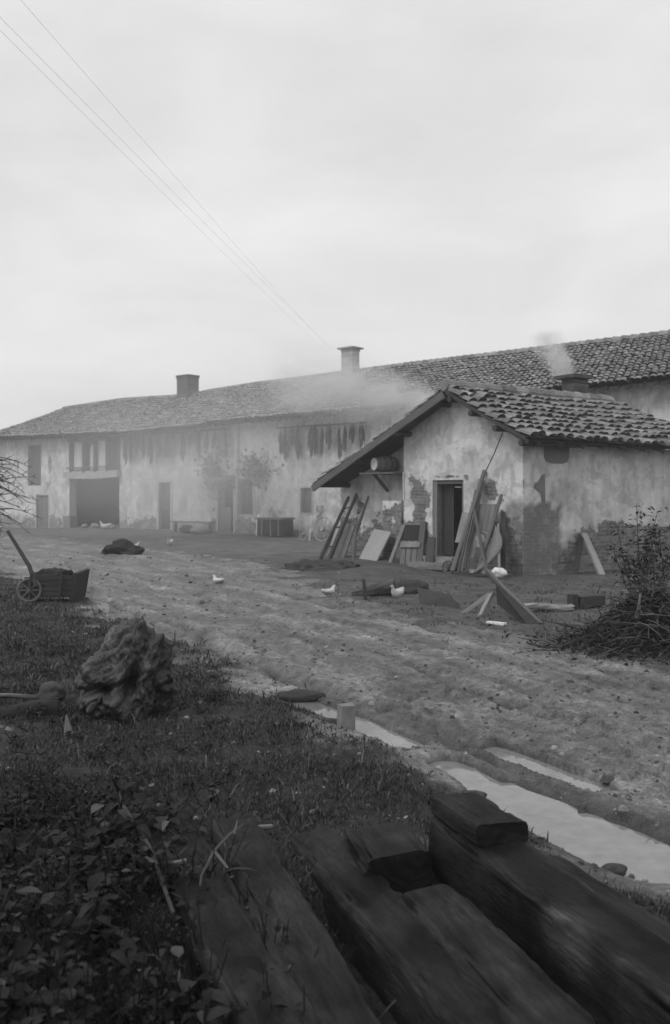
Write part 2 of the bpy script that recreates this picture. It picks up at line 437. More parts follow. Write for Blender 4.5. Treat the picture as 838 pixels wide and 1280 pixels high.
# ------------------------------------------------------------------ walls and roofs
def wall(mb, P, d, nrm, t0, t1, z0, ztop, holes=(), step=.12, reveal=.3, peaks=(), wear=None, damp=None, thick=.3, store=None, off=0.0):
    """gridded wall with real openings; nrm points outwards"""
    d = np.array(d, float); nrm = np.array(nrm, float); P = np.array(P, float)
    zt = ztop if callable(ztop) else (lambda t: np.full(np.shape(t), ztop, float))
    T = set(np.round(np.arange(t0, t1, step), 4)) | {t1} | {p for p in peaks if t0 < p < t1}
    samp = np.linspace(t0, t1, 60); zmax = float(np.max(zt(np.concatenate([samp, np.array(list(peaks) or [t0])]))))
    Zs = set(np.round(np.arange(z0, zmax, step), 4)) | {zmax}
    for a, bb, c, e in holes: T |= {a, bb}; Zs |= {c, e}
    T = np.array(sorted(T)); Zs = np.array(sorted(Zs))
    # drop near duplicates that are not hole edges
    edge_t = {x for h in holes for x in h[:2]} | {t0, t1} | set(peaks); edge_z = {x for h in holes for x in h[2:]} | {z0, zmax}
    T = np.array([x for x in T if x in edge_t or all(abs(x - q) > .03 for q in edge_t)])
    Zs = np.array([x for x in Zs if x in edge_z or all(abs(x - q) > .03 for q in edge_z)])
    TT, ZZ = np.meshgrid(T, Zs, indexing='ij'); cap = zt(TT); ZC = np.minimum(ZZ, cap)
    wn = .012 * fbm(TT * 1.2 + 3, ZC * 1.2, 3, 77) * sstep(0, .6, np.minimum(TT - t0, t1 - TT))
    base = P[None, None, :] + TT[..., None] * d
    XY = base + nrm * (off + wn)[..., None]
    V = np.concatenate([XY, ZC[..., None]], -1).reshape(-1, 3)
    nT, nZ = TT.shape; idx = np.arange(nT * nZ).reshape(nT, nZ); faces = []
    cr = d[0] * nrm[1] - d[1] * nrm[0]            # orientation
    for i in range(nT - 1):
        tm = (T[i] + T[i + 1]) / 2
        for j in range(nZ - 1):
            zm = (Zs[j] + Zs[j + 1]) / 2
            if Zs[j] >= min(cap[i, j], 1e9) and Zs[j] >= cap[i + 1, j]: continue
            if any(a < tm < bb and c < zm < e for a, bb, c, e in holes): continue
            f = (idx[i, j], idx[i + 1, j], idx[i + 1, j + 1], idx[i, j + 1])
            faces.append(f if cr < 0 else f[::-1])
    uv = np.stack([TT, ZC, np.zeros_like(TT)], -1).reshape(-1, 3)
    w = wear(TT, ZC) if wear else np.zeros_like(TT); dm = damp(TT, ZC) if damp else np.zeros_like(TT)
    mb.add(V, faces, 1.0, uv); store.setdefault('wear', []).append(w.ravel()); store.setdefault('damp', []).append(dm.ravel())
    # inner face
    XYb = base - nrm * thick
    Vb = np.concatenate([XYb, ZC[..., None]], -1).reshape(-1, 3)
    mb.add(Vb, [f[::-1] for f in faces], 1.0, uv); store['wear'].append(w.ravel() * 0); store['damp'].append(dm.ravel() * 0 + .6)
    def quad(a, b_, c, e):
        mb.add([a, b_, c, e], [(0, 1, 2, 3)], 1.0, [(0, 0, 0), (.3, 0, 0), (.3, 1, 0), (0, 1, 0)])
        store['wear'].append(np.full(4, .2)); store['damp'].append(np.full(4, .3))
    def pt(t, z, o): q = P + d * t + nrm * o; return (q[0], q[1], z)
    for a, bb, c, e in holes:
        i, o = -thick, off
        quad(pt(a, c, o), pt(a, e, o), pt(a, e, i), pt(a, c, i)); quad(pt(bb, c, o), pt(bb, c, i), pt(bb, e, i), pt(bb, e, o))
        quad(pt(a, e, o), pt(bb, e, o), pt(bb, e, i), pt(a, e, i)); quad(pt(a, c, o), pt(a, c, i), pt(bb, c, i), pt(bb, c, o))
    for tt in (t0, t1):
        z1 = float(zt(np.array([tt]))[0]); quad(pt(tt, z0, off), pt(tt, z1, off), pt(tt, z1, -thick), pt(tt, z0, -thick))

def coppi(mb, S, nrows, ncols, pitch, jit=1.0, base_tone=1.0, rng=None, lift=.03, dark_below=None, tone_fn=None):
    """rows of overlapping arched clay tiles on the surface S(s, w) -> xyz (s along the eave, w up the slope)"""
    rng = rng or RNG; k = 6
    s = (np.arange(ncols) + .5) / ncols
    for r in range(nrows):
        w0 = r / nrows - (.25 / nrows if r == 0 else 0); w1 = (r + 1) / nrows + .28 / nrows
        js = s + rng.normal(0, .06, ncols) / ncols * jit; jw = rng.normal(0, .05, ncols) / nrows * jit
        A = S(js, np.clip(w0 + jw, -.06, 1.02)); B = S(js + rng.normal(0, .05, ncols) / ncols * jit, np.clip(w1 + jw, -.06, 1.02))
        E = S(js + .25 / ncols, np.full(ncols, (w0 + w1) / 2)) - S(js - .25 / ncols, np.full(ncols, (w0 + w1) / 2))
        E = E / np.linalg.norm(E, axis=1, keepdims=True)
        U = B - A; U = U / np.linalg.norm(U, axis=1, keepdims=True)
        Nn = np.cross(E, U); Nn[Nn[:, 2] < 0] *= -1
        th = np.linspace(0, np.pi, k)
        tone = np.clip(rng.normal(1, .18, ncols), .5, 1.9) * base_tone
        if tone_fn is not None: tone = tone * tone_fn(s, (w0 + w1) / 2)
        hgt = .34 * pitch * (1 + rng.normal(0, .08, ncols) * jit)
        V = np.zeros((ncols, 2, k, 3))
        for e, (C, rad, li) in enumerate(((A, .47 * pitch, lift), (B, .37 * pitch, .004))):
            V[:, e] = C[:, None] + E[:, None] * (np.cos(th) * rad)[None, :, None] + Nn[:, None] * (np.sin(th)[None, :] * hgt[:, None] * (rad / (.47 * pitch)) + li)[..., None]
        fs = []
        for c in range(ncols):
            o = c * 2 * k
            for j in range(k - 1): fs.append((o + j, o + j + 1, o + k + j + 1, o + k + j))
        mb.add(V.reshape(-1, 3), fs, np.repeat(tone, 2 * k))
def surf_sheet(mb, S, ns, nw, drop, tone=1.0, flip=False):
    s, w = np.meshgrid(np.linspace(0, 1, ns), np.linspace(0, 1, nw), indexing='ij')
    V = S(s.ravel(), w.ravel()) - np.array((0, 0, drop)); idx = np.arange(ns * nw).reshape(ns, nw)
    fs = np.stack([idx[:-1, :-1], idx[1:, :-1], idx[1:, 1:], idx[:-1, 1:]], -1).reshape(-1, 4)
    if flip: fs = fs[:, ::-1]
    mb.add(V, fs.tolist(), tone)
def polyline(pts):
    pts = np.array(pts, float); seg = np.r_[0, np.cumsum(np.linalg.norm(np.diff(pts, axis=0), axis=1))]; seg /= seg[-1]
    return lambda s: np.stack([np.interp(s, seg, pts[:, i]) for i in range(3)], -1)
def ruled(eave, ridge, sag=0.0):
    def S(s, w):
        s = np.asarray(s, float); w = np.asarray(w, float)
        p = eave(s) * (1 - w)[..., None] + ridge(s) * w[..., None]
        lo = np.clip(s, 0, 1)
        ex = (s - lo)
        d = eave(np.array([1.0])) - eave(np.array([0.0])); p = p + ex[..., None] * d
        p[..., 2] -= sag * np.sin(np.pi * np.clip(w, 0, 1)) + .03 * perlin(s * 23, w * 3, 91)
        return p
    return S

# ================================================================== the long farmhouse
FP = np.array((-20.6, 50.4)); FD = np.array((.745, -.667)); FD /= np.hypot(*FD); FN = np.array((FD[1], -FD[0]))   # FN towards camera
if FN[1] > 0: FN = -FN
FL = 43.0
def fh(px, py, off=0.0):                        # hit a plane parallel to the facade, off metres in front of it
    return plane_hit(px, py, FP + FN * off, FD)
def fpt(t, z, off=0.0):
    q = FP + FD * t + FN * off; return Vector((q[0], q[1], z))
def frect(x0, x1, y0, y1, off=0.0):
    t0, za = fh(x0, y0, off); _, zb = fh(x0, y1, off); t1, zc = fh(x1, y0, off); _, zd = fh(x1, y1, off)
    return (t0, t1, (zb + zd) / 2, (za + zc) / 2)
farm = thing('farmhouse', 'long plastered two-storey farmhouse with tiled roof, dark barn opening and tall chimneys', 'farmhouse', (*(FP + FD * 15), 0))

EO = .75                                          # eave overhang
eave_px = [(-25, 547), (20, 546), (150, 541), (200, 536.5), (255, 531), (262, 528), (340, 521), (430, 513), (600, 496), (735, 482), (818, 473), (900, 464)]
eave_pts = [(lambda h, p: fpt(h[0], h[1], EO))(fh(a, c, EO), a) for a, c in eave_px]
RD = 4.6
ridge_px = [(80, 511.5), (155, 500.5), (200, 498), (240, 495.5), (258, 491), (318, 481.5), (380, 474), (430, 467.5), (520, 456), (640, 442), (730, 431), (818, 420.5), (900, 409)]
ridge_pts = [(lambda h: fpt(h[0], h[1], -RD))(fh(a, c, -RD)) for a, c in ridge_px]
Sf = ruled(polyline(eave_pts), polyline(ridge_pts), .05)
back_pts = [Vector((p.x, p.y, 0)) - Vector((FN[0], FN[1], 0)) * (RD + .4) + Vector((0, 0, p.z - 2.3)) for p in ridge_pts]
mb = MB()
coppi(mb, Sf, 17, 195, .235, 1.3, 1.0, lift=.035, tone_fn=lambda s, w: .85 + .5 * np.clip(.5 + fbm(s * 40, np.full(np.shape(s), w * 5), 3, 63), 0, 1))
tiles = mb.build('roof_tiles', M['tile'], farm)
mb = MB(); surf_sheet(mb, Sf, 60, 8, .02); surf_sheet(mb, Sf, 60, 8, .10, flip=True)
Sb = ruled(polyline(back_pts), polyline(ridge_pts)); surf_sheet(mb, Sb, 60, 4, .02, flip=True)
hip = [eave_pts[0], ridge_pts[0], back_pts[0]]
hb = Vector(eave_pts[0]) - Vector((FN[0], FN[1], 0)) * (2 * RD + EO)
mb.add([eave_pts[0], ridge_pts[0], hb, back_pts[0]], [(0, 1, 2), (1, 2, 3)])
mb.build('roof', M['tile_bed'], farm)
mb = MB(); rl = polyline(ridge_pts); nR = 120
for i in range(nR):
    a, c = rl(np.array([i / nR]))[0], rl(np.array([(i + 1.15) / nR]))[0]
    a = Vector(a) + Vector((0, 0, .0)); c = Vector(c)
    mb.tube([a + Vector((0, 0, .03)), c], [.14, .12], 8, tone=random.uniform(.7, 1.4))
mb.build('ridge_tiles', M['tile'], farm)
mb = MB()                                         # eave rafters
for i in range(110):
    s = (i + .5) / 110; a = Sf(np.array([s]), np.array([0.0]))[0]; c = Sf(np.array([s]), np.array([.17]))[0]
    mb.bar(Vector(a) - Vector((0, 0, .13)), Vector(c) - Vector((0, 0, .14)), .09, .10, tone=random.uniform(.7, 1.2), nseg=1)
mb.build('rafters', M['soffit'], farm)

H = {}
H['win_a'] = frect(36.5, 50.5, 558, 605)
H['door_a'] = frect(46, 61, 619, 660)
H['loggia'] = frect(86.5, 150, 547, 588.5)
H['barn'] = frect(87, 149.5, 597.5, 661)
H['door_b'] = frect(199, 213.5, 603, 662)
H['door_c'] = frect(273, 292, 602, 666)
H['win_b'] = frect(300, 316.5, 602, 643)
H['win_c'] = frect(376.5, 390, 610, 641)
for k in ('door_a', 'barn', 'door_b', 'door_c'):
    t0, t1, z0, z1 = H[k]; q = fpt(t0, 0); H[k] = (t0, t1, gz1(q.x, q.y) + .02, z1)
ev = polyline(eave_pts); _t = np.array([(np.array((p.x, p.y)) - FP) @ FD for p in eave_pts]); _z = np.array([p.z for p in eave_pts])
def wtop(t): return np.interp(t, _t, _z) + .12
def pxt(px): return fh(px, 600)[0]
def blob(T, Z, cx, cz, rx, rz): return np.clip(1.25 - np.sqrt(((T - cx) / rx) ** 2 + ((Z - cz) / rz) ** 2), 0, 1)
def fwear(T, Z):
    n = fbm(T * .7, Z * .9, 4, 101)
    w = .75 * sstep(1.1, .1, Z) + n * .55 - .12
    for (px, py, rx, rz, a) in ((63, 580, .35, 1.0, .7), (60, 605, .6, .5, .6), (265, 592, .7, .7, .6), (322, 592, .8, .5, .55), (335, 610, .4, .6, .5), (182, 600, .3, .8, .4), (400, 640, .4, .6, .6), (340, 640, .9, .5, .5)):
        t, z = fh(px, py); w = np.maximum(w, a * blob(T, Z, t, z, rx, rz) + .2 * n)
    return w
def fdamp(T, Z):
    top = wtop(T); n = fbm(T * .9, Z * .5, 4, 111)
    d = n * .6 - .02
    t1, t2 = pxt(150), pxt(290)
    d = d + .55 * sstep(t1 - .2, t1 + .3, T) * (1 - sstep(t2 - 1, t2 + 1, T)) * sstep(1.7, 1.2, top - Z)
    t, z = fh(182, 620); d = np.maximum(d, .42 * blob(T, Z, t, z, .7, 1.4))
    d = np.maximum(d, .5 * sstep(.8, .0, Z) + .3 * n)
    return d
mb = MB(); st = {}
wall(mb, FP, FD, FN, 1.5, FL, -.5, wtop, [H[k] for k in H], .22, wear=fwear, damp=fdamp, store=st, thick=.4)
q = FP + FD * 1.5                                  # left end wall and rear wall
wall(mb, q, -FN, -FD, .4, 2 * RD, -.6, lambda t: np.full(np.shape(t), float(wtop(1.5))), (), .5, store=st, wear=fwear, damp=fdamp)
wall(mb, FP - FN * (2 * RD), FD, -FN, 1.5, FL, -.6, lambda t: wtop(t) - .1, (), 1.2, store=st)
mb.build('wall', M['farm_wall'], farm, attrs={k: np.concatenate(v) for k, v in st.items()})

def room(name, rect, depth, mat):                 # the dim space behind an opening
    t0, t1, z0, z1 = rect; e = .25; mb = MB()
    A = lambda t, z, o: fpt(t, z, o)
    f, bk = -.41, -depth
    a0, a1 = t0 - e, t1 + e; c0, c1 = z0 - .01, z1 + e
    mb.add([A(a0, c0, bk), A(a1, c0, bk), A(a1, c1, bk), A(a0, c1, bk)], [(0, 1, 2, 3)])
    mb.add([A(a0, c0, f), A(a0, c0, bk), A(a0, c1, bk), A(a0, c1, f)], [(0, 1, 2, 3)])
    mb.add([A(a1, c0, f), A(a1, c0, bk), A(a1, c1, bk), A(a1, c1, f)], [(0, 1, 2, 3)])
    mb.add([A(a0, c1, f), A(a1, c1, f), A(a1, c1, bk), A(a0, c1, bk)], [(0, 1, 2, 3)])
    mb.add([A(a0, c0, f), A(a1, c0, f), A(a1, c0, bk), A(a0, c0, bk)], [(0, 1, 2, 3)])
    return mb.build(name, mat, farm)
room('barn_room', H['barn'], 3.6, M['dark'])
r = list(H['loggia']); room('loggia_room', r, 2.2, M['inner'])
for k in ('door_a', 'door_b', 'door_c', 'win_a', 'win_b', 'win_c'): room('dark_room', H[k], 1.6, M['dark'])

def leaf_panel(parent, name, rect, off, th, mat, nboards=0, tone=1.0):
    t0, t1, z0, z1 = rect; mb = MB(); nb = max(nboards, 1); w = (t1 - t0) / nb
    for i in range(nb):
        a, c = t0 + w * i + .004 * (nb > 1), t0 + w * (i + 1) - .004 * (nb > 1)
        mb.slab([fpt(a, z0, off), fpt(c, z0, off), fpt(c, z1, off), fpt(a, z1, off)], th, tone * random.uniform(.85, 1.15), (FN[0], FN[1], 0))
    return mb.build(name, mat, parent)
def frame(parent, name, rect, off, w, d, mat, bottom=True, tone=1.0):
    t0, t1, z0, z1 = rect; mb = MB(); nn = (FN[0], FN[1], 0)
    def r(a, c, e, f): mb.slab([fpt(a, e, off), fpt(c, e, off), fpt(c, f, off), fpt(a, f, off)], d, tone, nn)
    r(t0 - w, t0, z0, z1); r(t1, t1 + w, z0, z1); r(t0 - w, t1 + w, z1, z1 + w)
    if bottom: r(t0 - w, t1 + w, z0 - w, z0)
    return mb.build(name, mat, parent)
M['paint'] = simple('pale painted wood', .5, .85, .2, 6)
# window above the gate: long dark shutters
w = leaf_panel(farm, 'shutter', H['win_a'], -.12, .04, M['shutter'], 6)
frame(w, 'frame', H['win_a'], .02, .07, .05, M['old_wood'])
d = leaf_panel(farm, 'door', H['door_a'], -.1, .05, M['old_wood'], 5, 1.6); frame(d, 'frame', H['door_a'], .02, .09, .05, M['paint'], False)
def glazed_door(rect, opened=False):
    t0, t1, z0, z1 = rect; zm = lerp(z0, z1, .45)
    d = leaf_panel(farm, 'door', (t0 + .02, t1 - .02, z0, zm), -.12, .05, M['door_dark'], 4)
    frame(d, 'frame', rect, .025, .13, .06, M['paint'], False)
    mb = MB(); nn = (FN[0], FN[1], 0)
    for a, c, e, f in ((t0 + .02, t0 + .16, zm, z1 - .02), (t1 - .16, t1 - .02, zm, z1 - .02), (t0 + .16, t1 - .16, z1 - .16, z1 - .02), (t0 + .16, t1 - .16, zm, zm + .1), (t0 + .16, t1 - .16, lerp(zm, z1, .52), lerp(zm, z1, .52) + .06)):
        mb.slab([fpt(a, e, -.13), fpt(c, e, -.13), fpt(c, f, -.13), fpt(a, f, -.13)], .04, .8, nn)
    mb.build('door_rail', M['old_wood'], d)
    leaf_panel(d, 'curtain', (lerp(t0, t1, .45), t1 - .17, zm + .1, z1 - .17), -.18, .01, M['cloth'], 1, .6)
    leaf_panel(d, 'pane', (t0 + .16, t1 - .16, zm + .1, z1 - .16), -.155, .006, M['glass'], 1)
glazed_door(H['door_b'])
t0, t1, z0, z1 = H['door_c']
d = leaf_panel(farm, 'door', (t0 + .02, lerp(t0, t1, .72), z0, lerp(z0, z1, .5)), -.1, .05, M['old_wood'], 4, 1.5)
frame(d, 'frame', H['door_c'], .02, .1, .06, M['paint'], False)
mb = MB(); a = H['door_c']
mb.slab([fpt(a[0] - .45, a[3] + .0, .5), fpt(a[1] + .2, a[3] + .06, .5), fpt(a[1] + .2, a[3] + .26, .02), fpt(a[0] - .45, a[3] + .22, .02)], .04)
mb.bar(fpt(a[0] - .4, a[3] - .35, .03), fpt(a[0] - .4, a[3] + .0, .42), .05, .05)
mb.bar(fpt(a[1] + .15, a[3] - .3, .03), fpt(a[1] + .15, a[3] + .05, .42), .05, .05)
mb.build('door_canopy', M['old_wood'], farm)
s = leaf_panel(farm, 'window', H['win_b'], -.13, .03, M['shutter'], 2); frame(s, 'frame', H['win_b'], .02, .1, .06, M['paint'])
mb = MB(); a = H['win_b']; zz = lerp(a[2], a[3], .62)
mb.bar(fpt(a[0], zz, -.11), fpt(a[1], zz, -.11), .04, .04); mb.bar(fpt((a[0] + a[1]) / 2, a[2], -.11), fpt((a[0] + a[1]) / 2, a[3], -.11), .05, .04); mb.build('glazing_bar', M['old_wood'], s)
s = leaf_panel(farm, 'window', H['win_c'], -.13, .03, M['shutter'], 4, 1.5); frame(s, 'frame', H['win_c'], .02, .07, .06, M['paint'])
# loggia slab, posts and beam
a = H['loggia']; b_ = H['barn']; mb = MB(); zs = (a[2] + b_[3]) / 2
for i in range(8):
    u0, u1 = i / 8, (i + 1) / 8; sag = lambda u: -.07 * math.sin(math.pi * u)
    p0, p1 = fpt(lerp(a[0] - .12, a[1] + .12, u0), zs + sag(u0), .12), fpt(lerp(a[0] - .12, a[1] + .12, u1), zs + sag(u1), .12)
    mb.bar(p0, p1, .30, .30, nseg=1)
mb.build('balcony_slab', M['chimney_pale'], farm)
for px in (88.5, 104.8, 119, 134.5, 149):
    mb = MB(); t, _ = fh(px, 570, .02); mb.bar(fpt(t, zs + .1, .02), fpt(t, wtop(t) - .1, .02), .14, .12, nseg=2); mb.build('balcony_post', M['dark_wood'], farm)
mb = MB(); mb.bar(fpt(a[0], a[2] + .16, .12), fpt(a[1], a[2] + .18, .12), .06, .06); mb.bar(fpt(a[0], a[3] - .06, .0), fpt(a[1], a[3] - .06, .0), .14, .16); mb.build('balcony_rail', M['dark_wood'], farm)
leaf_panel(farm, 'loggia_boarding', frect(134.5, 149.5, 548, 588), -.25, .04, M['dark_wood'], 7)
# downpipe
t, z = fh(298.5, 535); mb = MB(); mb.tube([fpt(t, wtop(t) - .2, .1), fpt(t, 2.0, .1), fpt(t, .5, .1)], .05, 8); mb.build('downpipe', M['paint'], farm)
# chimneys
def chimney(px0, px1, pyt, pyb, off, mat, cap_over, tone):
    t0, zt = fh(px0, pyt, off); t1, _ = fh(px1, pyt, off); _, zb = fh((px0 + px1) / 2, pyb, off)
    w = (t1 - t0) * .72; c = fpt((t0 + t1) / 2, (zt + zb) / 2, off); rz = math.atan2(FD[1], FD[0])
    mb = MB(); h = zt - zb + .9; nb = int(h / .075)
    for i in range(nb): mb.box((c.x, c.y, zt - h + (i + .5) * h / nb), (w + (i % 2) * .006, w * .8 + (i % 2) * .006, h / nb * .985), rz, tone * random.uniform(.85, 1.15), .004)
    ch = mb.build('chimney', mat, farm)
    mb = MB(); mb.box((c.x, c.y, zt + .02), (w + .05, w * .8 + .05, .09), rz, tone * .9); mb.box((c.x, c.y, zt + .10), (w + cap_over, w * .8 + cap_over, .06), rz, tone * .8)
    mb.build('cap', mat, ch)
chimney(225.5, 244.5, 474, 495, -RD, M['chimney_dark'], .08, 1.2)
chimney(429, 447.5, 440, 468, -RD, M['chimney_pale'], .26, .9)

# bunches of maize drying under the eaves
def bunch_mesh(seed):
    r = random.Random(seed); mb = MB()
    mb.tube([(0, 0, .1), (0, 0, -.1)], .015, 5)
    for i in range(34):
        a = r.uniform(0, 6.28); rad = r.uniform(.01, .10); z0 = r.uniform(-.05, -.55); L = r.uniform(.22, .45)
        x, y = math.cos(a) * rad, math.sin(a) * rad
        mb.tube([(x * .3, y * .3, z0 + .1), (x, y, z0 - L * .4), (x * 1.15, y * 1.15, z0 - L)], [.012, r.uniform(.022, .034), .012], 6, r.uniform(.6, 1.5))
    return mb
proto = bunch_mesh(3).build('maize_bunch', M['maize']); first = True
def place_bunch(px, py, sc, label, group, proto_mesh=[]):
    global first
    o = proto if first else proto.copy()
    if not first: COL.objects.link(o)
    first = False
    t, z = fh(px, py, .28); o.location = fpt(t, z, .28); o.rotation_euler = (0, 0, random.uniform(0, 6.28)); o.scale = (sc * random.uniform(.7, 1.25), sc * random.uniform(.7, 1.2), sc * random.uniform(.6, 1.3))
    tag(o, label, 'maize bunch', group)
for px in (349, 357, 367, 375, 386, 393, 404, 412, 424, 431, 442, 452):
    place_bunch(px + random.uniform(-3, 3), 536 - (px - 350) * .06 + random.uniform(-1.5, 1), 1.12, 'dark bunch of maize drying in the row above the low shed roof', 'maize bunches hung above the shed roof')
for px in (156, 163, 171, 180, 189, 198, 208, 217, 227, 238, 249, 259, 270, 281):
    place_bunch(px + random.uniform(-2, 2), 546 - (px - 150) * .07 + random.uniform(-2, 2), 1.1, 'dark bunch of maize drying under the eaves beside the balcony', 'maize bunches hung beside the balcony')
mb = MB()
for x0, x1, y0, y1 in ((346, 458, 535, 528), (151, 287, 545, 536)):
    p, q = fh(x0, y0, .28), fh(x1, y1, .28); mb.tube([fpt(p[0], p[1], .28), fpt(q[0], q[1], .28)], .03, 6)
    for k in (0, .33, .66, 1):
        t = lerp(p[0], q[0], k); z = lerp(p[1], q[1], k); mb.tube([fpt(t, z, .28), fpt(t, wtop(t) - .05, .26)], .012, 4)
mb.build('drying_pole', M['dark_wood'], farm)

# white sheets in the loggia
for i, (x0, x1, y0, y1, lab) in enumerate(((93, 102.5, 552, 588, 'white sheet hanging in the balcony opening next to the outer post'), (113.5, 117.5, 556, 588, 'narrow white strip of cloth hanging between two balcony posts'), (123, 132, 549, 588, 'white sheet hanging in the balcony next to the dark boarding'))):
    t0, t1, z0, z1 = frect(x0, x1, y0, y1, -.12); mb = MB(); nx, nz = 14, 10; vs = []
    for a in range(nx):
        for c in range(nz):
            u = a / (nx - 1); v_ = c / (nz - 1)
            vs.append(fpt(lerp(t0, t1, u), lerp(z1, z0, v_), -.12 + .035 * math.sin(u * 11 + i) * (0.3 + v_)))
    fs = [(a * nz + c, a * nz + c + 1, (a + 1) * nz + c + 1, (a + 1) * nz + c) for a in range(nx - 1) for c in range(nz - 1)]
    mb.add(vs, fs); o = mb.build('hanging_sheet', M['cloth'], None, True); tag(o, lab, 'sheet', 'washing hung in the balcony')
    so = o.modifiers.new('thickness', 'SOLIDIFY'); so.thickness = .006

# ================================================================== the low shed
SC = np.array(gpt(654, 722))                       # its near corner
E1 = np.array((-.7885, .99)); E1 /= np.hypot(*E1)  # along the gable, away to the rear
E2 = np.array((1.1645, .77)); E2 /= np.hypot(*E2)  # along the side wall
N1 = np.array((E1[1], -E1[0])); N1 = N1 if N1[1] < 0 else -N1     # outward from gable
N2 = np.array((E2[1], -E2[0])); N2 = N2 if N2[1] < 0 else -N2     # outward from side wall
def gh(px, py, off=0.0): return plane_hit(px, py, SC + N1 * off, E1)
def gp(t, z, off=0.0):
    q = SC + E1 * t + N1 * off; return Vector((q[0], q[1], z))
def sh(px, py, off=0.0): return plane_hit(px, py, SC + N2 * off, E2)
def sp(t, z, off=0.0):
    q = SC + E2 * t + N2 * off; return Vector((q[0], q[1], z))
shed = thing('shed', 'low plastered shed with patched brick walls, open doorway and sagging tiled roof', 'shed', (*SC, 0))
VO = .45                                           # verge overhang
def gpix(px, py, off=VO): t, z = gh(px, py, off); return gp(t, z, off), t, z
peak, tpk, zpk = gpix(555, 484)
reave, tre, zre = gpix(657.5, 545)
leave, tle, zle = gpix(391, 603)
mid, tm, zm = gpix(500, 530)
LEN = 6.4
e2 = Vector((E2[0], E2[1], 0))
drop = Vector((0, 0, -.05))
# ridge and eave run back along the side wall
tl, zl = gh(408, 650); tl = gh(409, 650)[0]        # end of the gable wall
tjog = gh(505, 600)[0]
def vline(o): return o
reave_b = reave + e2 * (LEN + VO) + Vector((0, 0, -.02)); peak_b = peak + e2 * (4.6 + VO) + Vector((0, 0, -.02))
leave_b = leave + e2 * (4.6 + VO)
# the eave lines up with the photo's eave further along
re2 = reave + e2 * 3.4; 
Sr = ruled(polyline([reave, reave + e2 * 3.5 + Vector((0, 0, -.05)), reave_b]), polyline([peak, peak + e2 * 2.4 + Vector((0, 0, -.05)), peak_b]), .04)
Sl = ruled(polyline([leave_b, leave]), polyline([peak_b, peak]), .05)
mb = MB()
coppi(mb, Sr, 9, 28, .245, 1.8, 1.0, lift=.06)
coppi(mb, Sl, 15, 22, .225, 1.4, 1.0, lift=.04)
mb.build('roof_tiles', M['tile'], shed)
mb = MB()
for S_, fl in ((Sr, False), (Sl, False)):
    surf_sheet(mb, S_, 20, 10, .015, 1.3); surf_sheet(mb, S_, 20, 10, .085, 1.0, True)
# verge edges closing the roof thickness
for S_, s_ in ((Sr, 0.0), (Sr, 1.0), (Sl, 0.0), (Sl, 1.0)):
    w = np.linspace(0, 1, 10); A = S_(np.full(10, s_), w); B = A - np.array((0, 0, .085)); A = A - np.array((0, 0, .015))
    mb.add(np.concatenate([A, B]), [(i, i + 1, 11 + i, 10 + i) for i in range(9)])
mb.build('roof', M['soffit'], shed)
mb = MB()
pa, pb = peak, peak_b
for i in range(13):
    a = pa.lerp(pb, i / 13); c = pa.lerp(pb, (i + 1.2) / 13); mb.tube([a + Vector((0, 0, .05)), c + Vector((0, 0, .03))], [.13, .11], 8, random.uniform(.8, 1.5))
mb.build('ridge_tiles', M['tile'], shed)
mb = MB()
nrm1 = Vector((N1[0], N1[1], 0))
mb.bar(leave + Vector((0, 0, -.15)) , peak + Vector((0, 0, -.15)), .05, .15, nseg=5, rough=.006)
mb.bar(peak + Vector((0, 0, -.10)) - Vector((N1[0], N1[1], 0)) * .06, reave + Vector((0, 0, -.10)) - Vector((N1[0], N1[1], 0)) * .06, .03, .07, nseg=5, rough=.008)
mb.build('bargeboard', M['old_wood'], shed)
mb = MB()                                           # rafters and purlins carrying the overhang
for w in (.06, .36, .66, .93):
    for S_ in (Sr, Sl):
        A = Vector(S_(np.array([0.0 if S_ is Sr else 1.0]), np.array([w]))[0]) - Vector((0, 0, .17)); mb.tube([A, A + e2 * 1.5], .06, 7, .9)
for i in range(10):
    s_ = i / 10 * .9 + .05; a = Vector(Sr(np.array([s_]), np.array([.0]))[0]); c = Vector(Sr(np.array([s_]), np.array([.35]))[0]); mb.bar(a - Vector((0, 0, .12)), c - Vector((0, 0, .13)), .08, .09, nseg=1)
mb.build('rafters', M['soffit'], shed)

def stop(t):                                        # underside of the roof above the gable
    t = np.asarray(t, float)
    return np.interp(t, [tre - .3, tre, tpk, tle, tle + .3], [zre - .1, zre, zpk, zle, zle - .1]) - .10
door = (gh(579.5, 650)[0], gh(541, 650)[0], .27, gh(560, 600)[1])
def swear(T, Z):
    n = fbm(T * 1.1, Z * 1.3, 4, 131); n2 = fbm(T * 3.1, Z * 3.1, 3, 137)
    w = .72 * sstep(1.85, .5, Z) + n * .55 + n2 * .3 - .02
    for (px, py, rx, rz, a) in ((525, 620, .45, .55, .9), (515, 600, .25, .35, .55), (585, 598, .2, .2, .8), (615, 612, .25, .3, .9), (605, 640, .25, .3, .7), (524, 645, .4, .4, .8), (560, 596, .6, .08, .7), (430, 630, .5, .5, .55)):
        t, z = gh(px, py); w = np.maximum(w, a * blob(T, Z, t, z, rx, rz) + .25 * n2)
    t, z = gh(590, 630); w = w - .55 * blob(T, Z, t, z, .25, .9)
    return w
def sdamp(T, Z):
    n = fbm(T * .8, Z * .6, 4, 141)
    d = .85 * sstep(1.0, .1, Z + .5 * n) + n * .6 - .03
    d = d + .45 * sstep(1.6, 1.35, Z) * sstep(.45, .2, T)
    return d
mb = MB(); st = {}
wall(mb, SC, E1, N1, 0, tjog, -.2, stop, [door], .08, peaks=(tpk,), wear=swear, damp=sdamp, store=st, thick=.32)
